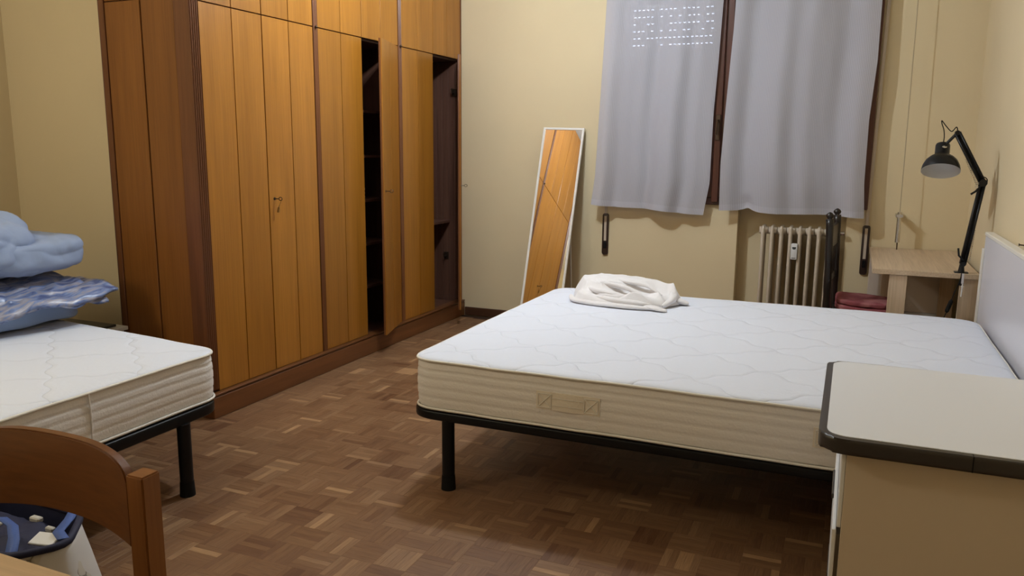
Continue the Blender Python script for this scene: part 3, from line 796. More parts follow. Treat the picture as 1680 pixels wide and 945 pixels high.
def bed_frame(root, corners, rads, z0, z1, legs, slats_x, slats_y, hx=None):
    """steel band frame with rounded corners, round legs, beech slats"""
    out = round_poly(corners, rads, 8)
    c0 = sum((Vector(p) for p in corners), Vector((0, 0))) / 4
    n = len(out); T = .028
    ins = []
    for i in range(n):
        a = Vector(out[i - 1]); b = Vector(out[(i + 1) % n]); t_ = (b - a).normalized(); ins.append(Vector(out[i]) + Vector((-t_.y, t_.x)) * T)
    bm = NB()
    A = [bm.verts.new((x, y, z0)) for x, y in out]; B = [bm.verts.new((x, y, z1)) for x, y in out]
    C = [bm.verts.new((p.x, p.y, z1)) for p in ins]; D = [bm.verts.new((p.x, p.y, z0)) for p in ins]
    for k in range(n):
        l = (k + 1) % n
        bm.faces.new((A[k], A[l], B[l], B[k])); bm.faces.new((B[k], B[l], C[l], C[k])); bm.faces.new((C[k], C[l], D[l], D[k])); bm.faces.new((D[k], D[l], A[l], A[k]))
    es = [e for e in bm.edges if abs(e.verts[0].co.z - e.verts[1].co.z) < 1e-6 and ((e.verts[0] in A and e.verts[1] in A) or (e.verts[0] in B and e.verts[1] in B))]
    bmesh.ops.bevel(bm, geom=es, offset=.008, segments=3, affect='EDGES', profile=.5)
    obj('frame', bm, M['black_metal'], root, angle=35)
    x0, x1 = slats_x; y0, y1 = slats_y
    bm = NB(); ym = (y0 + y1) / 2; box(bm, x0, x1, ym - .02, ym + .02, z0, z0 + .021, .003); obj('centre_beam', bm, M['black_metal'], root)
    k = 0; x = x0 + .05
    while x < x1 - .05:
        bm = NB(); box(bm, x, x + .065, y0, y1, z0 + .022, z0 + .032, .002); obj('slat', bm, M['slat_wood'], root); x += .125
    for (x, y) in legs:
        bm = NB(); lathe(bm, [(.0265, .055), (.0265, z0 + .005)], 20, Matrix.Translation((x, y, 0)))
        lg = obj('leg', bm, M['black_metal'], root, angle=40)
        bm = NB(); lathe(bm, [(.0305, 0), (.0305, .006), (.0285, .045), (.0275, .062)], 20, Matrix.Translation((x, y, 0))); obj('foot_cap', bm, M['black_rubber'], lg, angle=40)

# double bed against the right wall
BX0, BX1, BY0, BY1 = -1.618, .630, 2.765, 4.60
bed = thing('double_bed', (-.5, 3.68, 0), 'double bed with black steel frame and bluish grey headboard on the right', 'bed')
bed_frame(bed, [(BX0 - .016, BY0 - .006), (BX1 + .012, BY0 - .006), (BX1 + .012, BY1 + .010), (BX0 - .016, BY1 + .010)], [.13, .04, .04, .13], .296, .334,
          [(-1.452, 2.785), (-1.40, 4.50), (.42, 2.80), (.42, 4.55)], (BX0 + .03, BX1 - .02), (BY0 + .012, BY1 - .014))
bm = NB(); box(bm, .662, .697, 2.66, 4.80, .22, .965, .004, 2); hb = obj('headboard', bm, M['headboard'], bed)
bm = NB(); box(bm, .659, .700, 2.655, 4.805, .966, .985, .003); obj('top_edge', bm, M['hb_edge'], hb)
bm = NB(); box(bm, .652, .662, 4.770, 4.803, .22, .90, .002); obj('end_edge', bm, M['hb_edge'], hb)
mat = thing('mattress', (-.5, 3.68, .345), 'thick white quilted mattress on the double bed at the right', 'mattress')
mattress(mat, [(BX0, BY0), (BX1, BY0), (BX1, BY1), (BX0, BY1)], [.12, .10, .12, .12], .336, .552, 1.3,
         handles=[((-1.057, BY0), (-.803, BY0), .412, .482, (0, -1)), ((-.058, BY0), (.196, BY0), .412, .482, (0, -1))])

# bed on the left
lb = thing('left_bed', (-3.4, 1.7, 0), 'bed with black steel frame at the left, in front of the wardrobe', 'bed')
lc = [(-4.36, .72), (-2.378, .72), (-2.378, 2.522), (-4.36, 2.66)]
bed_frame(lb, lc, [.05, .12, .12, .05], .298, .345, [(-2.388, 2.30), (-2.388, .95), (-4.2, 2.3), (-4.2, .95)], (-4.32, -2.40), (.75, 2.50))
lm = thing('mattress', (-3.4, 1.7, .345), 'thick white quilted mattress on the left bed under the blue bedding', 'mattress')
mattress(lm, [(-4.34, .74), (-2.392, .74), (-2.392, 2.53), (-4.34, 2.74)], [.08, .12, .12, .08], .349, .555, 4.1,
         vseam=[((-2.392, 1.885), (1, 0))])

# ------------------------------------------------------------------ soft heaps
def puff(c, r, k=5, n=26, disp=None, rot=0):
    """closed rounded slab: cube grid mapped to a superellipsoid, then displaced"""
    bm = NB(); bmesh.ops.create_cube(bm, size=2)
    bmesh.ops.subdivide_edges(bm, edges=bm.edges[:], cuts=n, use_grid_fill=True)
    Rz = Matrix.Rotation(rot, 3, 'Z')
    for v in bm.verts:
        p = v.co; s = (abs(p.x) ** k + abs(p.y) ** k + abs(p.z) ** k) ** (1 / k); q = p / s
        v.co = Vector((q.x * r[0], q.y * r[1], q.z * r[2]))
    bm.normal_update()
    if disp:
        nn = [v.normal.copy() for v in bm.verts]
        for v, m_ in zip(bm.verts, nn): v.co += disp(v.co, m_)
    for v in bm.verts: v.co = Rz @ v.co + Vector(c)
    return bm
def join(a, b):
    me = bpy.data.meshes.new('tmp'); b.to_mesh(me); b.free(); a.from_mesh(me); bpy.data.meshes.remove(me)

def sheet_layer(bm, P, nu, nv, th):
    """thin closed cloth layer over P(u, v)"""
    top = [[P(i / nu, j / nv) for i in range(nu + 1)] for j in range(nv + 1)]
    A = [[bm.verts.new(p) for p in row] for row in top]
    B = [[bm.verts.new(p - Vector((0, 0, th))) for p in row] for row in top]
    for j in range(nv):
        for i in range(nu):
            bm.faces.new((A[j][i], A[j][i + 1], A[j + 1][i + 1], A[j + 1][i])); bm.faces.new((B[j][i], B[j + 1][i], B[j + 1][i + 1], B[j][i + 1]))
    for i in range(nu):
        bm.faces.new((A[0][i], B[0][i], B[0][i + 1], A[0][i + 1])); bm.faces.new((A[nv][i], A[nv][i + 1], B[nv][i + 1], B[nv][i]))
    for j in range(nv):
        bm.faces.new((A[j][0], A[j + 1][0], B[j + 1][0], B[j][0])); bm.faces.new((A[j][nu], B[j][nu], B[j + 1][nu], A[j + 1][nu]))

ZM = .560
# blanket at the bottom of the pile
def d1(p, n_): return n_ * (.007 * fbm(p * 6) + .004 * math.sin(p.y * 26 + p.x * 9 + p.z * 12))
bm = puff((-3.78, 2.22, ZM + .061), (.385, .50, .052), 9, 26, d1)
tag(obj('folded_blanket', bm, M['blanket'], smooth=True), 'plain light blue folded blanket at the bottom of the bedding pile', 'blanket')
bm = NB()
for q, (zc, xo, yo, tip, sd) in enumerate(((.722, -3.30, 2.66, .22, 1), (.742, -3.27, 2.70, .26, 2), (.768, -3.33, 2.66, .10, 3), (.790, -3.36, 2.62, .16, 4))):
    def P(u, v, zc=zc, xo=xo, yo=yo, tip=tip, sd=sd):
        uu = 1 - (1 - u) ** 1.5
        x = -4.15 + (xo + 4.15) * uu; y = 1.72 + (yo - 1.72) * v
        y += tip * max(0, v - .75) * 2 * max(0, u - .35); x += .035 * math.sin(7 * v + sd) * u - .05 * (1 - v) * u
        e = max(0, u - .68) / .32
        z = zc - (.060 + .02 * sd * (1 - v)) * e ** 1.5 - .035 * (1 - v) * u
        n1 = ridge(Vector((x * 9 + y * 3, y * 6 - x * 4, sd))); n2 = noise.noise(Vector((x * 16, y * 13, sd * 2.2)))
        z += .014 * fbm(Vector((x * 6, y * 6, sd * 3.3))) + .013 * n1 * (.5 + e) + .006 * n2 + .010 * math.sin(15 * v + sd * 2.1) * e
        x += .020 * noise.noise(Vector((y * 10, sd, z * 18))) * e; y += .012 * noise.noise(Vector((x * 14, z * 20, sd))) * v
        return Vector((x, y, z))
    sheet_layer(bm, P, 90, 100, .011)
tag(obj('bedspread', bm, M['spread'], smooth=True), 'crumpled shiny blue and silver bedspread between the blanket and the duvet', 'bedspread')
def d2(p, n_):
    q = Vector((p.x * 4 + 2 * p.z, p.y * 6 + 5 * p.z, p.z * 5)); q += Vector((noise.noise(p * 5), noise.noise(p * 5 + Vector((7, 0, 0))), 0)) * .8
    return n_ * (.026 * fbm(p * 3.0) + .038 * (abs(noise.noise(q)) ** .7) - .022 * abs(noise.noise(Vector((p.x * 9 + 6 * p.z, p.y * 14 + 8 * p.z, p.z * 8)))))
bm = puff((-3.75, 2.11, .940), (.43, .45, .150), 2.9, 50, d2, R(2))
def d3(p, n_):
    q = Vector((p.x * 6 + 9 * p.z, p.y * 7 - 6 * p.z, p.z * 6))
    return n_ * (.012 * fbm(p * 5) + .016 * abs(noise.noise(q)) ** .7 - .008 * abs(noise.noise(Vector((p.x * 8, p.y * 16 + 9 * p.z, p.z * 9)))))
join(bm, puff((-3.64, 2.50, .893), (.31, .245, .080), 4.6, 38, d3, R(-3)))
tag(obj('duvet', bm, M['duvet'], smooth=True), 'puffy pale blue duvet bundled on top of the bedding pile', 'duvet')

# crumpled sheet on the double bed
bm = NB()
cx, cy = -1.13, 4.29
NU, NV = 90, 44
base = []
for j in range(NV + 1):
    for i in range(NU):
        pass
NU, NV = 170, 80
def sheetP(u, v):
    a = 2 * math.pi * u; r = v
    rx = .300 * (1 + .05 * math.sin(3 * a + 1) + .05 * math.sin(7 * a) + .05 * noise.noise(Vector((math.cos(a) * 4, math.sin(a) * 4, 5))))
    ry = .225 * (1 + .07 * math.sin(2 * a + 2) + .05 * math.sin(5 * a))
    x = rx * r * math.cos(a); y = ry * r * math.sin(a)
    n1 = Vector((noise.noise(Vector((x * 5, y * 5, 1))), noise.noise(Vector((x * 5, y * 5, 9))), 0)) * .09
    wx, wy = x + n1.x, y + n1.y
    prof = min(1, (1 - r) / .20) ** .6 if r < 1 else 0
    # long creases that swirl round the front left, a smooth flap over the top right
    th = math.atan2(wy + .02, wx + .08); rad_ = math.hypot(wx + .08, (wy + .02) * 1.4)
    sw = (1 - abs(math.sin(9.5 * rad_ - .8 * th + 1.2 * noise.noise(Vector((x * 3, y * 3, 11)))))) ** 1.6
    cr_ = (1 - abs(math.sin(12 * (wx * .45 + wy) + 2.2 * noise.noise(Vector((wx * 3, wy * 3, 2)))))) ** 1.8
    flat = 1 / (1 + math.exp(-(y + .015 - .30 * x) * 34))
    z = prof * ((1 - flat) * (.040 + .045 * sw + .030 * cr_ + .016 * fbm(Vector((x * 6, y * 6, 3)))) + flat * (.112 + .03 * max(0, x) + .014 * fbm(Vector((x * 5, y * 7, 7))) + .014 * cr_))
    z += prof * .004 * noise.noise(Vector((x * 22, y * 22, 4)))
    return Vector((cx + x, cy + y, ZM + .002 + max(0, z)))
rows = []
for j in range(NV + 1):
    r = (j / NV) ** .75
    rows.append([bm.verts.new(sheetP(i / NU, r)) for i in range(NU)])
for a, b in zip(rows[1:], rows[2:]):
    for k in range(NU): bm.faces.new((a[k], a[(k + 1) % NU], b[(k + 1) % NU], b[k]))
bm.faces.new(rows[1][::-1] if 0 else rows[1]); 
for v in rows[0]: bm.verts.remove(v)
# loose folds lying around and over it
def fold(bm, pts, wdt, hgt, seed):
    pts = [Vector(p) for p in pts]; n = 40; prof = []
    def C(t_):
        m = (len(pts) - 1) * t_; i = min(int(m), len(pts) - 2); f = m - i
        p0 = pts[max(i - 1, 0)]; p1 = pts[i]; p2 = pts[i + 1]; p3 = pts[min(i + 2, len(pts) - 1)]
        return .5 * ((2 * p1) + (-p0 + p2) * f + (2 * p0 - 5 * p1 + 4 * p2 - p3) * f * f + (-p0 + 3 * p1 - 3 * p2 + p3) * f ** 3)
    rings = []
    for k in range(n + 1):
        t_ = k / n; p = C(t_); q = C(min(1, t_ + .02)) - C(max(0, t_ - .02)); q.normalize(); side = Vector((-q.y, q.x, 0)).normalized()
        s = math.sin(math.pi * min(1, max(0, t_))) ** .5 * .85 + .15
        ring = []
        for m in range(14):
            a = 2 * math.pi * m / 14
            rr = 1 + .25 * noise.noise(Vector((math.cos(a) * 1.5, math.sin(a) * 1.5, t_ * 6 + seed)))
            ring.append(bm.verts.new(p + side * math.cos(a) * wdt * s * rr + Vector((0, 0, 1)) * math.sin(a) * hgt * s * rr))
        rings.append(ring)
    for a, b in zip(rings, rings[1:]):
        for k in range(14): bm.faces.new((a[k], a[(k + 1) % 14], b[(k + 1) % 14], b[k]))
    bm.faces.new(rings[0][::-1]); bm.faces.new(rings[-1])
Z = ZM
fold(bm, [(-1.43, 4.26, Z + .016), (-1.36, 4.13, Z + .014), (-1.20, 4.08, Z + .012), (-1.02, 4.07, Z + .012), (-.88, 4.09, Z + .009)], .022, .012, 1)
fold(bm, [(-1.38, 4.30, Z + .045), (-1.31, 4.17, Z + .040), (-1.18, 4.12, Z + .034), (-1.0, 4.10, Z + .03), (-.93, 4.12, Z + .02)], .018, .015, 2)
fold(bm, [(-1.33, 4.26, Z + .075), (-1.26, 4.17, Z + .068), (-1.14, 4.15, Z + .060), (-1.05, 4.12, Z + .05)], .016, .014, 3)
fold(bm, [(-.93, 4.40, Z + .07), (-.87, 4.33, Z + .055), (-.85, 4.25, Z + .035), (-.88, 4.15, Z + .016)], .022, .020, 6)
fold(bm, [(-.92, 4.34, Z + .03), (-.84, 4.31, Z + .024), (-.77, 4.30, Z + .010)], .035, .016, 7)
fold(bm, [(-.98, 4.12, Z + .02), (-.90, 4.08, Z + .014), (-.84, 4.07, Z + .006)], .03, .010, 8)
fold(bm, [(-1.33, 4.34, Z + .092), (-1.22, 4.24, Z + .098), (-1.08, 4.20, Z + .085), (-.96, 4.15, Z + .045)], .015, .014, 9)
fold(bm, [(-1.24, 4.36, Z + .108), (-1.12, 4.29, Z + .108), (-.99, 4.26, Z + .098), (-.90, 4.22, Z + .06)], .013, .011, 10)
fold(bm, [(-1.28, 4.20, Z + .055), (-1.20, 4.14, Z + .050), (-1.10, 4.13, Z + .052), (-1.04, 4.16, Z + .068)], .012, .012, 11)
bmesh.ops.recalc_face_normals(bm, faces=bm.faces[:])
tag(obj('bed_sheet', bm, M['sheet'], smooth=True), 'crumpled white sheet lying on the double bed mattress', 'sheet')

# ------------------------------------------------------------------ leaning mirror
mc = Vector((-2.1086, 5.4852 + .012, 0.0)); ya, ti, ro, mw, mh = -.0062, .2715, -.0196, .3337, 1.6093
e = Vector((math.cos(ya), math.sin(ya), 0)); b_ = Vector((-math.sin(ya), math.cos(ya), 0)); u = b_ * math.sin(ti) + Vector((0, 0, 1)) * math.cos(ti)
e2 = e * math.cos(ro) + u * math.sin(ro); u2 = u * math.cos(ro) - e * math.sin(ro); nn_ = e2.cross(u2)   # nn_ faces the room (-y)
mir = thing('standing_mirror', (mc.x, mc.y, 0), 'narrow white framed full length mirror leaning back near the wall', 'mirror')
MM = Matrix((( e2.x, u2.x, nn_.x, mc.x), (e2.y, u2.y, nn_.y, mc.y), (e2.z, u2.z, nn_.z, mc.z), (0, 0, 0, 1)))
def mbox(bm, a, b, c, d, z0, z1, bev=.002):
    t_ = NB(); box(t_, a, b, c, d, z0, z1, bev); t_.transform(MM); join(bm, t_)
fw = .017
bm = NB()
mbox(bm, -mw / 2, -mw / 2 + fw, 0, mh, -.012, .006); mbox(bm, mw / 2 - fw, mw / 2, 0, mh, -.012, .006)
mbox(bm, -mw / 2 + fw, mw / 2 - fw, mh - fw, mh, -.012, .006); mbox(bm, -mw / 2 + fw, mw / 2 - fw, 0, fw, -.012, .006)
obj('frame', bm, M['white_frame'], mir)
bm = NB(); mbox(bm, -mw / 2 + fw - .002, mw / 2 - fw + .002, fw - .002, mh - fw + .002, -.008, 0.0, 0); obj('mirror_glass', bm, M['mirror'], mir)
bm = NB(); mbox(bm, -mw / 2 + .006, mw / 2 - .006, .006, mh - .006, -.016, -.0125, 0); obj('backing', bm, M['cover_dark'], mir)
def MP(x, y, z): return MM @ Vector((x, y, z))
bm = NB()
for sx in (-1, 1):
    p = MP(sx * .12, 1.02, -.02); tube(bm, [p, (mc.x + sx * .14, 5.90, .012)], .0065, 8)
tube(bm, [(mc.x - .14, 5.90, .012), (mc.x + .14, 5.90, .012)], .0065, 8)
obj('rear_stand', bm, M['white_frame'], mir)

# ------------------------------------------------------------------ pale oak desk
dk = thing('oak_desk', (.41, 5.4, 0), 'pale oak desk in the far right corner with the lamp on it', 'desk')
bm = NB(); box(bm, .14, .665, 4.85, 5.955, .722, .750, .0015); obj('tabletop', bm, M['oak'], dk)
for x0, x1 in ((.228, .318), (.575, .662)):
    bm = NB(); box(bm, x0, x1, 4.862, 4.887, 0, .722, .0015); obj('leg', bm, M['oak_z'], dk)
    bm = NB(); box(bm, x0, x1, 5.84, 5.865, 0, .722, .0015); obj('leg', bm, M['oak_z'], dk)
bm = NB(); box(bm, .148, .66, 5.905, 5.925, .33, .722, .0015); obj('back_panel', bm, M['panel'], dk)
bm = NB(); box(bm, .148, .66, 5.900, 5.925, .22, .328, .0015); obj('lower_rail', bm, M['white_frame'], dk)

# ------------------------------------------------------------------ architect lamp
lp = thing('desk_lamp', (.577, 4.90, .75), 'black articulated desk lamp clamped to the pale oak desk', 'lamp')
bm = NB(); bx, by = .577, 4.885
box(bm, bx - .034, bx + .034, by - .018, by + .03, .751, .757, .002); lathe(bm, [(.017, .757), (.014, .775), (.011, .80)], 16, Matrix.Translation((bx, by, 0)))
box(bm, bx - .006, bx + .006, 4.83, 4.838, .70, .757, .001); box(bm, bx - .012, bx + .012, 4.83, 4.842, .690, .705, .001); obj('clamp', bm, M['lamp_black'], lp, angle=40)
bm = NB(); box(bm, bx - .002, bx + .010, 4.822, 4.83, .70, .756, .001); tube(bm, [(bx + .006, 4.826, .70), (bx + .004, 4.826, .63)], .005, 8); lathe(bm, [(.011, .686), (.011, .690)], 14, Matrix.Translation((bx + .005, 4.826, 0))); obj('clamp_screw', bm, M['chrome'], lp)
J0 = Vector((bx + .004, by, .800)); J1 = Vector((.636, by + .02, 1.235)); J2 = Vector((.495, by + .03, 1.495)); HD = Vector((.430, by + .035, 1.43))
def bar(bm, p, q, wv, off, r=.0058): tube(bm, [p + off, q + off], r, 8)
for (p, q, nm) in ((J0, J1, 'lower_arm'), (J1, J2, 'upper_arm')):
    d = (q - p).normalized(); sd = d.cross(Vector((0, 1, 0))).normalized(); bm = NB()
    for oy in (-.010, .010):
        tube(bm, [p + sd * .011 + Vector((0, oy, 0)), q + sd * .011 + Vector((0, oy, 0))], .0065, 8); tube(bm, [p - sd * .010 + Vector((0, oy, 0)), q - sd * .010 + Vector((0, oy, 0))], .0065, 8)
    tube(bm, [p + Vector((0, .006, 0)), q + Vector((0, .006, 0))], .008, 8)
    arm = obj(nm, bm, M['lamp_black'], lp, smooth=True)
    a = p + d * .03 + sd * (-.030 if nm == 'lower_arm' else .0) ; 
    if nm == 'lower_arm': a = p + d * .02 - sd * .028; b = p + d * .19 - sd * .018
    else: a = p + d * -.02 - sd * -.030; b = p + d * .15 + sd * .020
    bm = NB(); n = 90; pts = []
    dd = (b - a); L_ = dd.length; dn = dd.normalized(); s1 = dn.cross(Vector((0, 1, 0))).normalized(); s2 = Vector((0, 1, 0))
    for k in range(n + 1):
        th = k / n * 2 * math.pi * 18; pts.append(a + dd * (k / n) + (s1 * math.cos(th) + s2 * math.sin(th)) * .0042)
    tube(bm, pts, .0013, 4); obj('spring', bm, M['chrome'], arm)
# brackets and knobs
bm = NB()
tube(bm, [J0 - Vector((0, .018, 0)), J0 + Vector((0, .018, 0))], .014, 14)
tube(bm, [J0 + Vector((0, -.012, .02)), J0 + Vector((-.024, -.012, .045)), J0 + Vector((-.03, -.012, .085))], .005, 8)
obj('base_joint', bm, M['lamp_black'], lp, angle=40)
bm = NB(); tube(bm, [J1 - Vector((0, .022, 0)), J1 + Vector((0, .022, 0))], .020, 16)
tube(bm, [J1 + Vector((0, -.014, 0)), J1 + Vector((-.03, -.014, -.045)), J1 + Vector((-.052, -.014, -.062))], .0055, 8)
obj('elbow_joint', bm, M['lamp_black'], lp, angle=40)
bm = NB(); tube(bm, [J1 + Vector((-.03, -.024, -.022)), J1 + Vector((-.03, -.016, -.022))], .008, 12); obj('knob', bm, M['chrome'], lp)
bm = NB(); tube(bm, [J2 - Vector((0, .016, 0)), J2 + Vector((0, .016, 0))], .013, 12); tube(bm, [J2, HD + Vector((.02, 0, .01))], .008, 8); obj('head_joint', bm, M['lamp_black'], lp, angle=40)
# shade: axis tilts so that the white inside faces the room
ax = Vector((-.03, -.44, -.90)).normalized()
zax = -ax; xax = Vector((1, 0, 0)); yax = zax.cross(xax).normalized(); xax = yax.cross(zax)
SC = Vector((.432, by + .02, 1.292))        # rim centre
MS = Matrix(((xax.x, yax.x, zax.x, SC.x), (xax.y, yax.y, zax.y, SC.y), (xax.z, yax.z, zax.z, SC.z), (0, 0, 0, 1)))
outp = [(.0955, 0), (.0945, .012), (.090, .032), (.078, .058), (.060, .078), (.042, .090), (.036, .096), (.036, .150), (.033, .158), (.015, .162)]
bm = NB(); lathe(bm, outp, 40, MS, cap=False); shade = obj('shade', bm, M['lamp_black'], lp, angle=50)
inp = [(.0955, 0), (.0930, .012), (.0885, .032), (.0765, .057), (.058, .077), (.030, .086), (.004, .088)]
bm = NB(); lathe(bm, inp, 40, MS, cap=False); obj('reflector', bm, M['lamp_in'], shade, smooth=True)
bm = NB(); lathe(bm, [(.004, .052), (.014, .056), (.018, .064), (.015, .075), (.012, .086)], 20, MS); obj('bulb', bm, M['plastic_white'], shade, smooth=True)
bm = NB(); lathe(bm, [(.004, 0), (.012, .001), (.012, .003), (.004, .004)], 16, MS @ Matrix.Translation((.006, -.037, .125)) @ Matrix.Rotation(R(90), 4, 'X') @ Matrix.Diagonal((1, .55, 1, 1))); obj('maker_badge', bm, M['chrome'], shade)
top = MS @ Vector((0, 0, .160))
bm = NB(); tube(bm, smooth([top, top + Vector((.003, 0, .035)), top + Vector((-.002, 0, .075)), top + Vector((-.014, 0, .108)), top + Vector((-.017, 0, .125)), top + Vector((-.010, 0, .118)), top + Vector((.008, 0, .095)), top + Vector((.036, 0, .068)), J2 + Vector((-.006, .008, .03)), J2 + Vector((.004, .012, -.005))]), .0028, 6)
tube(bm, smooth([J1 + Vector((-.02, .02, 0)), J1 + Vector((.0, .02, .03)), J1 + Vector((.022, .02, .015)), J1 + Vector((.016, .02, -.02)), J1 + Vector((.0, .016, -.05))]), .0026, 6)
tube(bm, smooth([(bx + .0, 4.835, .755), (bx - .012, 4.825, .70), (bx - .03, 4.822, .645), (bx - .040, 4.82, .60)]), .0026, 6)
tube(bm, smooth([(bx - .055, 4.82, .545), (bx - .075, 4.82, .48), (bx - .10, 4.82, .38), (bx - .14, 4.82, .05), (bx - .14, 4.9, .008), (bx - .12, 5.3, .006)]), .0026, 6)
cb = obj('cable', bm, M['black_rubber'], lp, smooth=True)
bm = NB(); tube(bm, [(bx - .037, 4.82, .610), (bx - .040, 4.82, .60), (bx - .055, 4.82, .548), (bx - .058, 4.82, .54)], [.006, .011, .011, .006], 10); obj('inline_switch', bm, M['black_rubber'], cb)

# ------------------------------------------------------------------ dark high-backed chair
dc = thing('tall_chair', (.1, 5.43, 0), 'dark high-backed wooden chair with a red cushion beside the radiator', 'chair')
def turned(x, y, z0, z1, lean=0, r=.019):
    bm = NB(); pts = []; rr = []
    n = 26
    for k in range(n + 1):
        t_ = k / n; z = z0 + (z1 - z0) * t_
        pts.append((x + lean * (t_ ** 2) * 1.0, y, z)); rr.append(r * (1 + .05 * math.sin(t_ * 34) * (1 if .1 < t_ < .9 else 0)))
    tube(bm, pts, rr, 12); return bm
for y, px_ in ((5.25, -.107), (5.62, -.072)):
    bm = turned(px_ + .018, y, 0, .985, -.020, .023)
    M2 = Matrix.Translation((px_ - .004, y, .965)); lathe(bm, [(.016, 0), (.024, .010), (.012, .020), (.023, .034), (.024, .044), (.014, .056), (.003, .062)], 16, M2)
    obj('post', bm, M['dark_chair'], dc, smooth=True)
for z0, z1 in ((.80, .94), (.58, .63)):
    bm = NB(); hexa(bm, [(-.107 + .035 * (y - 5.25) / .37 + dx, y, z) for dx in (-.012, .014) for y in (5.265, 5.605) for z in (z0, z1)]); bmesh.ops.bevel(bm, geom=bm.edges[:], offset=.005, segments=2, affect='EDGES'); obj('back_rail', bm, M['dark_chair'], dc)
for k in range(4):
    y = 5.33 + k * .073; obj('spindle', turned(-.105 + .035 * (y - 5.25) / .37, y, .62, .81, 0, .010), M['dark_chair'], dc, smooth=True)
for y in (5.28, 5.60): obj('leg', turned(.29, y, 0, .375, 0, .018), M['dark_chair'], dc, smooth=True)
bm = NB(); box(bm, -.060, .30, 5.25, 5.63, .372, .402, .008, 2); obj('seat', bm, M['dark_chair'], dc)
for y in (5.28, 5.60): bm = NB(); tube(bm, [(-.085, y, .2), (.29, y, .2)], .009, 8); obj('stretcher', bm, M['dark_chair'], dc)
def d4(p, n_): return n_ * (.006 * fbm(p * 9)) + Vector((0, 0, .014 * math.exp(-((p.x + .16) / .10) ** 2)))
bm = puff((.12, 5.44, .426), (.165, .185, .022), 5, 16, d4); join(bm, puff((.115, 5.44, .462), (.160, .178, .018), 5, 16, d4))
cu = tag(obj('seat_cushion', bm, M['cushion'], smooth=True), 'worn red padded cushion on the dark high-backed chair', 'cushion')
bm = NB()
for k in range(34):
    x = -.04 + k * .0095; tube(bm, [(x, 5.254, .422), (x + random.uniform(-.002, .002), 5.246, .404)], .0022, 4)
fr_ = obj('fringe', bm, M['strap'], cu); fr_['kind'] = 'stuff'

# ------------------------------------------------------------------ light grey drawer desk, front right
wd = thing('drawer_desk', (.35, 2.27, 0), 'light grey topped beige drawer desk with charcoal rounded edge in the right foreground', 'desk')
ol_ = round_poly([(-.012, 1.918), (.70, 1.918), (.70, 2.630), (-.012, 2.630)], [.055, 0, 0, .05], 10)
olo = round_poly([(-.030, 1.900), (.70, 1.900), (.70, 2.640), (-.030, 2.640)], [.070, 0, 0, .06], 10)
bm = NB(); prism(bm, [(x, y) for x, y in ol_], .7485, .7505, .0008); obj('worktop', bm, M['desk_top'], wd)
bm = NB(); prism(bm, olo, .712, .7488, .010, 4); obj('edge_band', bm, M['desk_edge'], wd, angle=40)
bm = NB(); box(bm, .2855, .2875, 1.8985, 1.92, .713, .7490); obj('band_joint', bm, M['black_rubber'], wd)
bm = NB(); box(bm, .036, .69, 1.945, 1.965, 0, .712, .001); obj('side_panel', bm, M['desk_body'], wd)
bm = NB(); box(bm, .036, .69, 2.575, 2.595, 0, .712, .001); box(bm, .670, .69, 1.965, 2.575, 0, .712); box(bm, .060, .67, 1.965, 2.575, .04, .06); box(bm, .06, .67, 1.965, 2.575, .69, .71); obj('carcass', bm, M['desk_body'], wd)
for z0, z1, x0 in ((.512, .705, .026), (.285, .506, .017), (.06, .279, .021)):
    bm = NB(); box(bm, x0, x0 + .0095, 1.947, 2.592, z0, z1, .0015); dr = obj('drawer', bm, M['desk_white'], wd)
    bm = NB(); box(bm, x0 + .0095, .55, 1.985, 2.555, z0 + .02, z1 - .03); obj('drawer_box', bm, M['desk_body'], dr)
    bm = NB(); box(bm, x0 - .006, x0, 2.18, 2.36, z1 - .022, z1 - .008, .002); obj('drawer_pull', bm, M['desk_edge'], dr)

# ------------------------------------------------------------------ table and chair, front left
tb = thing('wooden_table', (-1.65, .45, 0), 'light wooden table cut off at the bottom left corner', 'table')
bm = NB(); prism(bm, round_poly([(-2.3, .10), (-.98, .10), (-.98, .776), (-2.3, .796)], .02), .722, .750, .003, 2); obj('tabletop', bm, M['table_wood'], tb)
for x in (-2.24, -1.05):
    for y in (.16, .71): bm = NB(); box(bm, x - .025, x + .025, y - .025, y + .025, 0, .722, .003); obj('leg', bm, M['table_wood'], tb)
ch = thing('wooden_chair', (-1.3, .75, 0), 'brown wooden chair with a curved back rail in the left foreground', 'chair')
for x, y in ((-1.098, .960), (-1.560, .960)):
    bm = NB(); hexa(bm, [(x + sx * .020, y + sy * .020 - (.05 if z == 0 else 0) * 0, z) for sx in (-1, 1) for sy in (-1, 1) for z in (0, .838)])
    bmesh.ops.bevel(bm, geom=bm.edges[:], offset=.003, segments=2, affect='EDGES'); obj('post', bm, M['chair_wood_z'], ch)
for x in (-1.11, -1.55):
    bm = NB(); box(bm, x - .018, x + .018, .57, .606, 0, .44, .003); obj('leg', bm, M['chair_wood_z'], ch)
bm = NB(); prism(bm, round_poly([(-1.55, .56), (-1.115, .56), (-1.118, .940), (-1.54, .940)], .02), .44, .465, .004, 2); obj('seat', bm, M['chair_wood'], ch)
for a in ((-1.488, .95, .36, .42),):
    bm = NB(); box(bm, -1.535, -1.125, .945, .965, .37, .43, .002); obj('apron', bm, M['chair_wood'], ch)
for z0 in (.20,):
    for x in (-1.105, -1.553): bm = NB(); box(bm, x - .009, x + .009, .60, .945, z0, z0 + .03, .002); obj('stretcher', bm, M['chair_wood'], ch)
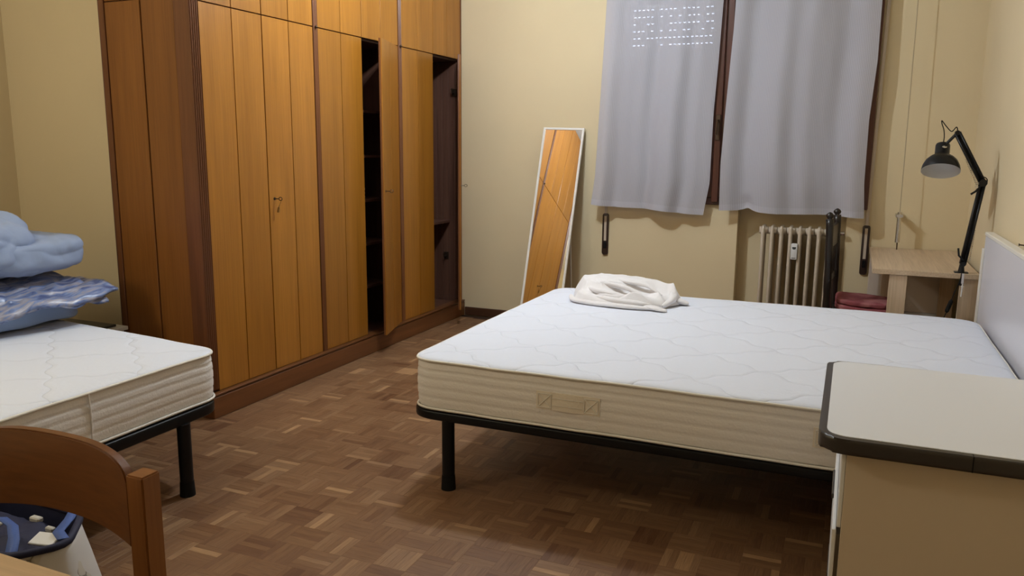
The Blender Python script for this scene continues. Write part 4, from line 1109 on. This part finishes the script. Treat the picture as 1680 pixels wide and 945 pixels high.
# curved back rail
bm = NB(); nu_ = 48; F_ = []; B2 = []
xs0, xs1 = -1.541, -1.117
for i in range(nu_ + 1):
    t_ = i / nu_; x = xs0 + (xs1 - xs0) * t_; s = 2 * t_ - 1
    y = .952 + .030 * (1 - s * s)
    zt_ = .822 + .046 * (1 - abs(s) ** 4.2) ** .6; zb_ = .700 + .016 * (1 - abs(s) ** 2.5)
    zt_ = max(zt_, .80); F_.append((x, y, zb_, zt_))
NVv = 5
def col_pts(x, y, zb_, zt_, off): return [(x, y + off, zb_ + (zt_ - zb_) * j / NVv) for j in range(NVv + 1)]
G0 = [[bm.verts.new(p) for p in col_pts(*f, -.010)] for f in F_]; G1 = [[bm.verts.new(p) for p in col_pts(*f, .010)] for f in F_]
for i in range(nu_):
    for j in range(NVv):
        bm.faces.new((G0[i][j], G0[i + 1][j], G0[i + 1][j + 1], G0[i][j + 1])); bm.faces.new((G1[i][j], G1[i][j + 1], G1[i + 1][j + 1], G1[i + 1][j]))
    bm.faces.new((G0[i][NVv], G0[i + 1][NVv], G1[i + 1][NVv], G1[i][NVv])); bm.faces.new((G0[i][0], G1[i][0], G1[i + 1][0], G0[i + 1][0]))
for i in (0, nu_):
    for j in range(NVv): bm.faces.new((G0[i][j], G0[i][j + 1], G1[i][j + 1], G1[i][j]))
bmesh.ops.recalc_face_normals(bm, faces=bm.faces[:])
es = [e for e in bm.edges if len(e.link_faces) == 2 and e.calc_face_angle(0) > 1.0]
bmesh.ops.bevel(bm, geom=es, offset=.003, segments=2, affect='EDGES')
obj('back_rail', bm, M['chair_wood'], ch, angle=40)

# ------------------------------------------------------------------ shopping bag on the floor
bg = thing('shopping_bag', (-1.95, 1.30, 0), 'patterned shopping bag with navy rim and blue straps behind the wooden chair', 'bag')
bot = [(-2.22, 1.12), (-1.70, 1.10), (-1.66, 1.42), (-2.20, 1.44)]
rim = [(-2.24, 1.16), (-1.80, 1.165), (-1.725, 1.27), (-1.835, 1.40), (-2.22, 1.42)]
def lerp_ring(t_, nS=60):
    b0 = round_poly(bot, .05, 6); r0 = round_poly(rim, .04, 6)
    def samp(pl, n):
        P_ = [Vector(p) for p in pl]; L2 = [0]
        for i in range(len(P_)): L2.append(L2[-1] + (P_[(i + 1) % len(P_)] - P_[i]).length)
        o_ = []
        for k in range(n):
            s = L2[-1] * k / n; i = max(j for j in range(len(P_)) if L2[j] <= s); f = (s - L2[i]) / max(1e-9, L2[i + 1] - L2[i]); o_.append(P_[i].lerp(P_[(i + 1) % len(P_)], f))
        return o_
    A = samp(b0, nS); B = samp(r0, nS)
    return [a.lerp(b, t_) for a, b in zip(A, B)]
bm = NB(); rings = []
for k in range(15):
    t_ = k / 14; z = .004 + .416 * t_; rg = lerp_ring(t_); rings.append([bm.verts.new((p.x + .005 * noise.noise(Vector((p.x * 9, p.y * 9, z * 7))), p.y + .005 * noise.noise(Vector((p.x * 9, p.y * 9, z * 7 + 5))), z)) for p in rg])
for a, b in zip(rings, rings[1:]):
    for k in range(60): bm.faces.new((a[k], a[(k + 1) % 60], b[(k + 1) % 60], b[k]))
bm.faces.new(rings[0][::-1])
bs = obj('bag_body', bm, M['bag'], bg, smooth=True)
md = bs.modifiers.new('thickness', 'SOLIDIFY'); md.thickness = .002
bm = NB(); rr_ = []
for t_, z, k_ in ((.6, .26, .86), (.8, .34, .90), (.995, .416, .955)):
    rg = lerp_ring(t_); c_ = sum(rg, Vector((0, 0))) / len(rg); rr_.append([bm.verts.new((*(c_ + (p - c_) * k_), z)) for p in rg])
for a, b in zip(rr_, rr_[1:]):
    for k in range(60): bm.faces.new((a[k], b[k], b[(k + 1) % 60], a[(k + 1) % 60]))
bm.faces.new(rr_[0]); obj('lining', bm, M['navy'], bg, smooth=True)
rg = lerp_ring(1); bm = NB(); pts = [(p.x, p.y, .420) for p in rg]; tube(bm, pts + pts[:1], .010, 8, cap=False); obj('rim_tape', bm, M['navy'], bg, smooth=True)
def dn_(p, n_): return n_ * .02 * fbm(p * 8)
bm = puff((-1.99, 1.285, .350), (.19, .085, .050), 4, 16, dn_); obj('dark_contents', bm, M['navy'], bg, smooth=True)
for (p, r_) in (((-2.10, 1.33, .405), .02), ((-1.96, 1.36, .404), .018), ((-1.88, 1.34, .40), .014), ((-2.03, 1.30, .402), .014)):
    bm = NB(); box(bm, p[0] - r_, p[0] + r_, p[1] - r_ * .5, p[1] + r_ * .5, p[2] - .01, p[2] + .004, .003); obj('packet', bm, M['paper'], bg)
bm = NB(); t_ = NB(); box(t_, -.034, .034, -.022, .022, -.004, .004, .002); t_.transform(Matrix.Translation((-1.792, 1.262, .424)) @ Matrix.Rotation(R(12), 4, 'Z') @ Matrix.Rotation(R(14), 4, 'X')); join(bm, t_)
tag(obj('card_box', bm, M['plastic_white']), 'small white card box lying in the shopping bag', 'box')
def strap(pts, wv):
    bm = NB(); wv = Vector(wv); A = [bm.verts.new(Vector(p) - wv) for p in pts]; B = [bm.verts.new(Vector(p) + wv) for p in pts]
    C_ = [bm.verts.new(Vector(p) - wv + Vector((0, 0, .003))) for p in pts]; D_ = [bm.verts.new(Vector(p) + wv + Vector((0, 0, .003))) for p in pts]
    for i in range(len(pts) - 1):
        bm.faces.new((A[i], A[i + 1], B[i + 1], B[i])); bm.faces.new((C_[i], D_[i], D_[i + 1], C_[i + 1])); bm.faces.new((A[i], C_[i], C_[i + 1], A[i + 1])); bm.faces.new((B[i], B[i + 1], D_[i + 1], D_[i]))
    return bm
obj('strap', strap([(-1.800, 1.178, .425), (-1.825, 1.205, .445), (-1.87, 1.235, .455), (-1.94, 1.255, .455), (-2.02, 1.235, .44), (-2.08, 1.175, .425)], (.013, .006, 0)), M['blue_strap'], bg, smooth=True)
obj('strap', strap([(-1.745, 1.275, .427), (-1.775, 1.285, .436), (-1.80, 1.32, .432), (-1.83, 1.36, .427), (-1.86, 1.395, .425)], (.008, .010, 0)), M['blue_strap'], bg, smooth=True)

# ------------------------------------------------------------------ bedside table behind the left bed
ns = thing('bedside_table', (-3.72, 2.95, 0), 'low white bedside table in the gap between left bed and wardrobe', 'table')
bm = NB(); box(bm, -3.93, -3.50, 2.80, 3.04, .425, .445, .002); obj('top', bm, M['white_frame'], ns)
for x in (-3.90, -3.53):
    for y in (2.83, 3.01): bm = NB(); box(bm, x - .015, x + .015, y - .015, y + .015, 0, .425, .002); obj('leg', bm, M['white_frame'], ns)
bm = NB(); box(bm, -3.90, -3.54, 2.84, 3.00, .446, .458, .002)
tag(obj('dark_folder', bm, M['cover_dark']), 'thin dark folder lying on the bedside table', 'folder')
# small nail above the headboard
bm = NB(); tube(bm, [(XR - .0005, 4.05, .998), (XR - .02, 4.05, 1.0)], .003, 8); lathe(bm, [(.006, 0), (.006, .003)], 10, Matrix.Translation((XR - .022, 4.05, 1.0)) @ Matrix.Rotation(R(90), 4, 'Y'))
tag(obj('wall_nail', bm, M['iron']), 'small dark nail in the right wall just above the headboard', 'nail')

# ------------------------------------------------------------------ ceiling lamp (above the frame; it carries the two bulbs)
cl = thing('ceiling_lamp', (-1.875, 4.01, 3.10), 'plain two bulb ceiling lamp lighting the room', 'lamp')
bm = NB(); lathe(bm, [(.05, H - .03), (.055, H)], 20, Matrix.Translation((-1.875, 4.01, 0))); tube(bm, [(-1.875, 4.01, H - .02), (-1.875, 4.01, 2.92)], .006, 8); obj('stem', bm, M['brass'], cl)
for p in BULBS:
    bm = NB(); tube(bm, [(-1.875, 4.01, 2.925), (p[0], p[1], 2.91), (p[0], p[1], 2.86)], [.006, .006, .016], 10); obj('lamp_holder', bm, M['brass'], cl)
gl = thing('fill_lamp', (FILL_POS[0], FILL_POS[1], H), 'round ceiling lamp base added out of view for the fill light', 'lamp')  # unseen fitting, added to go with the fill light
bm = NB(); lathe(bm, [(.07, H - .025), (.075, H)], 24, Matrix.Translation((FILL_POS[0], FILL_POS[1], 0))); tube(bm, [(FILL_POS[0], FILL_POS[1], H - .02), (FILL_POS[0], FILL_POS[1], FILL_POS[2] + .16)], .008, 8); obj('base', bm, M['white_frame'], gl)
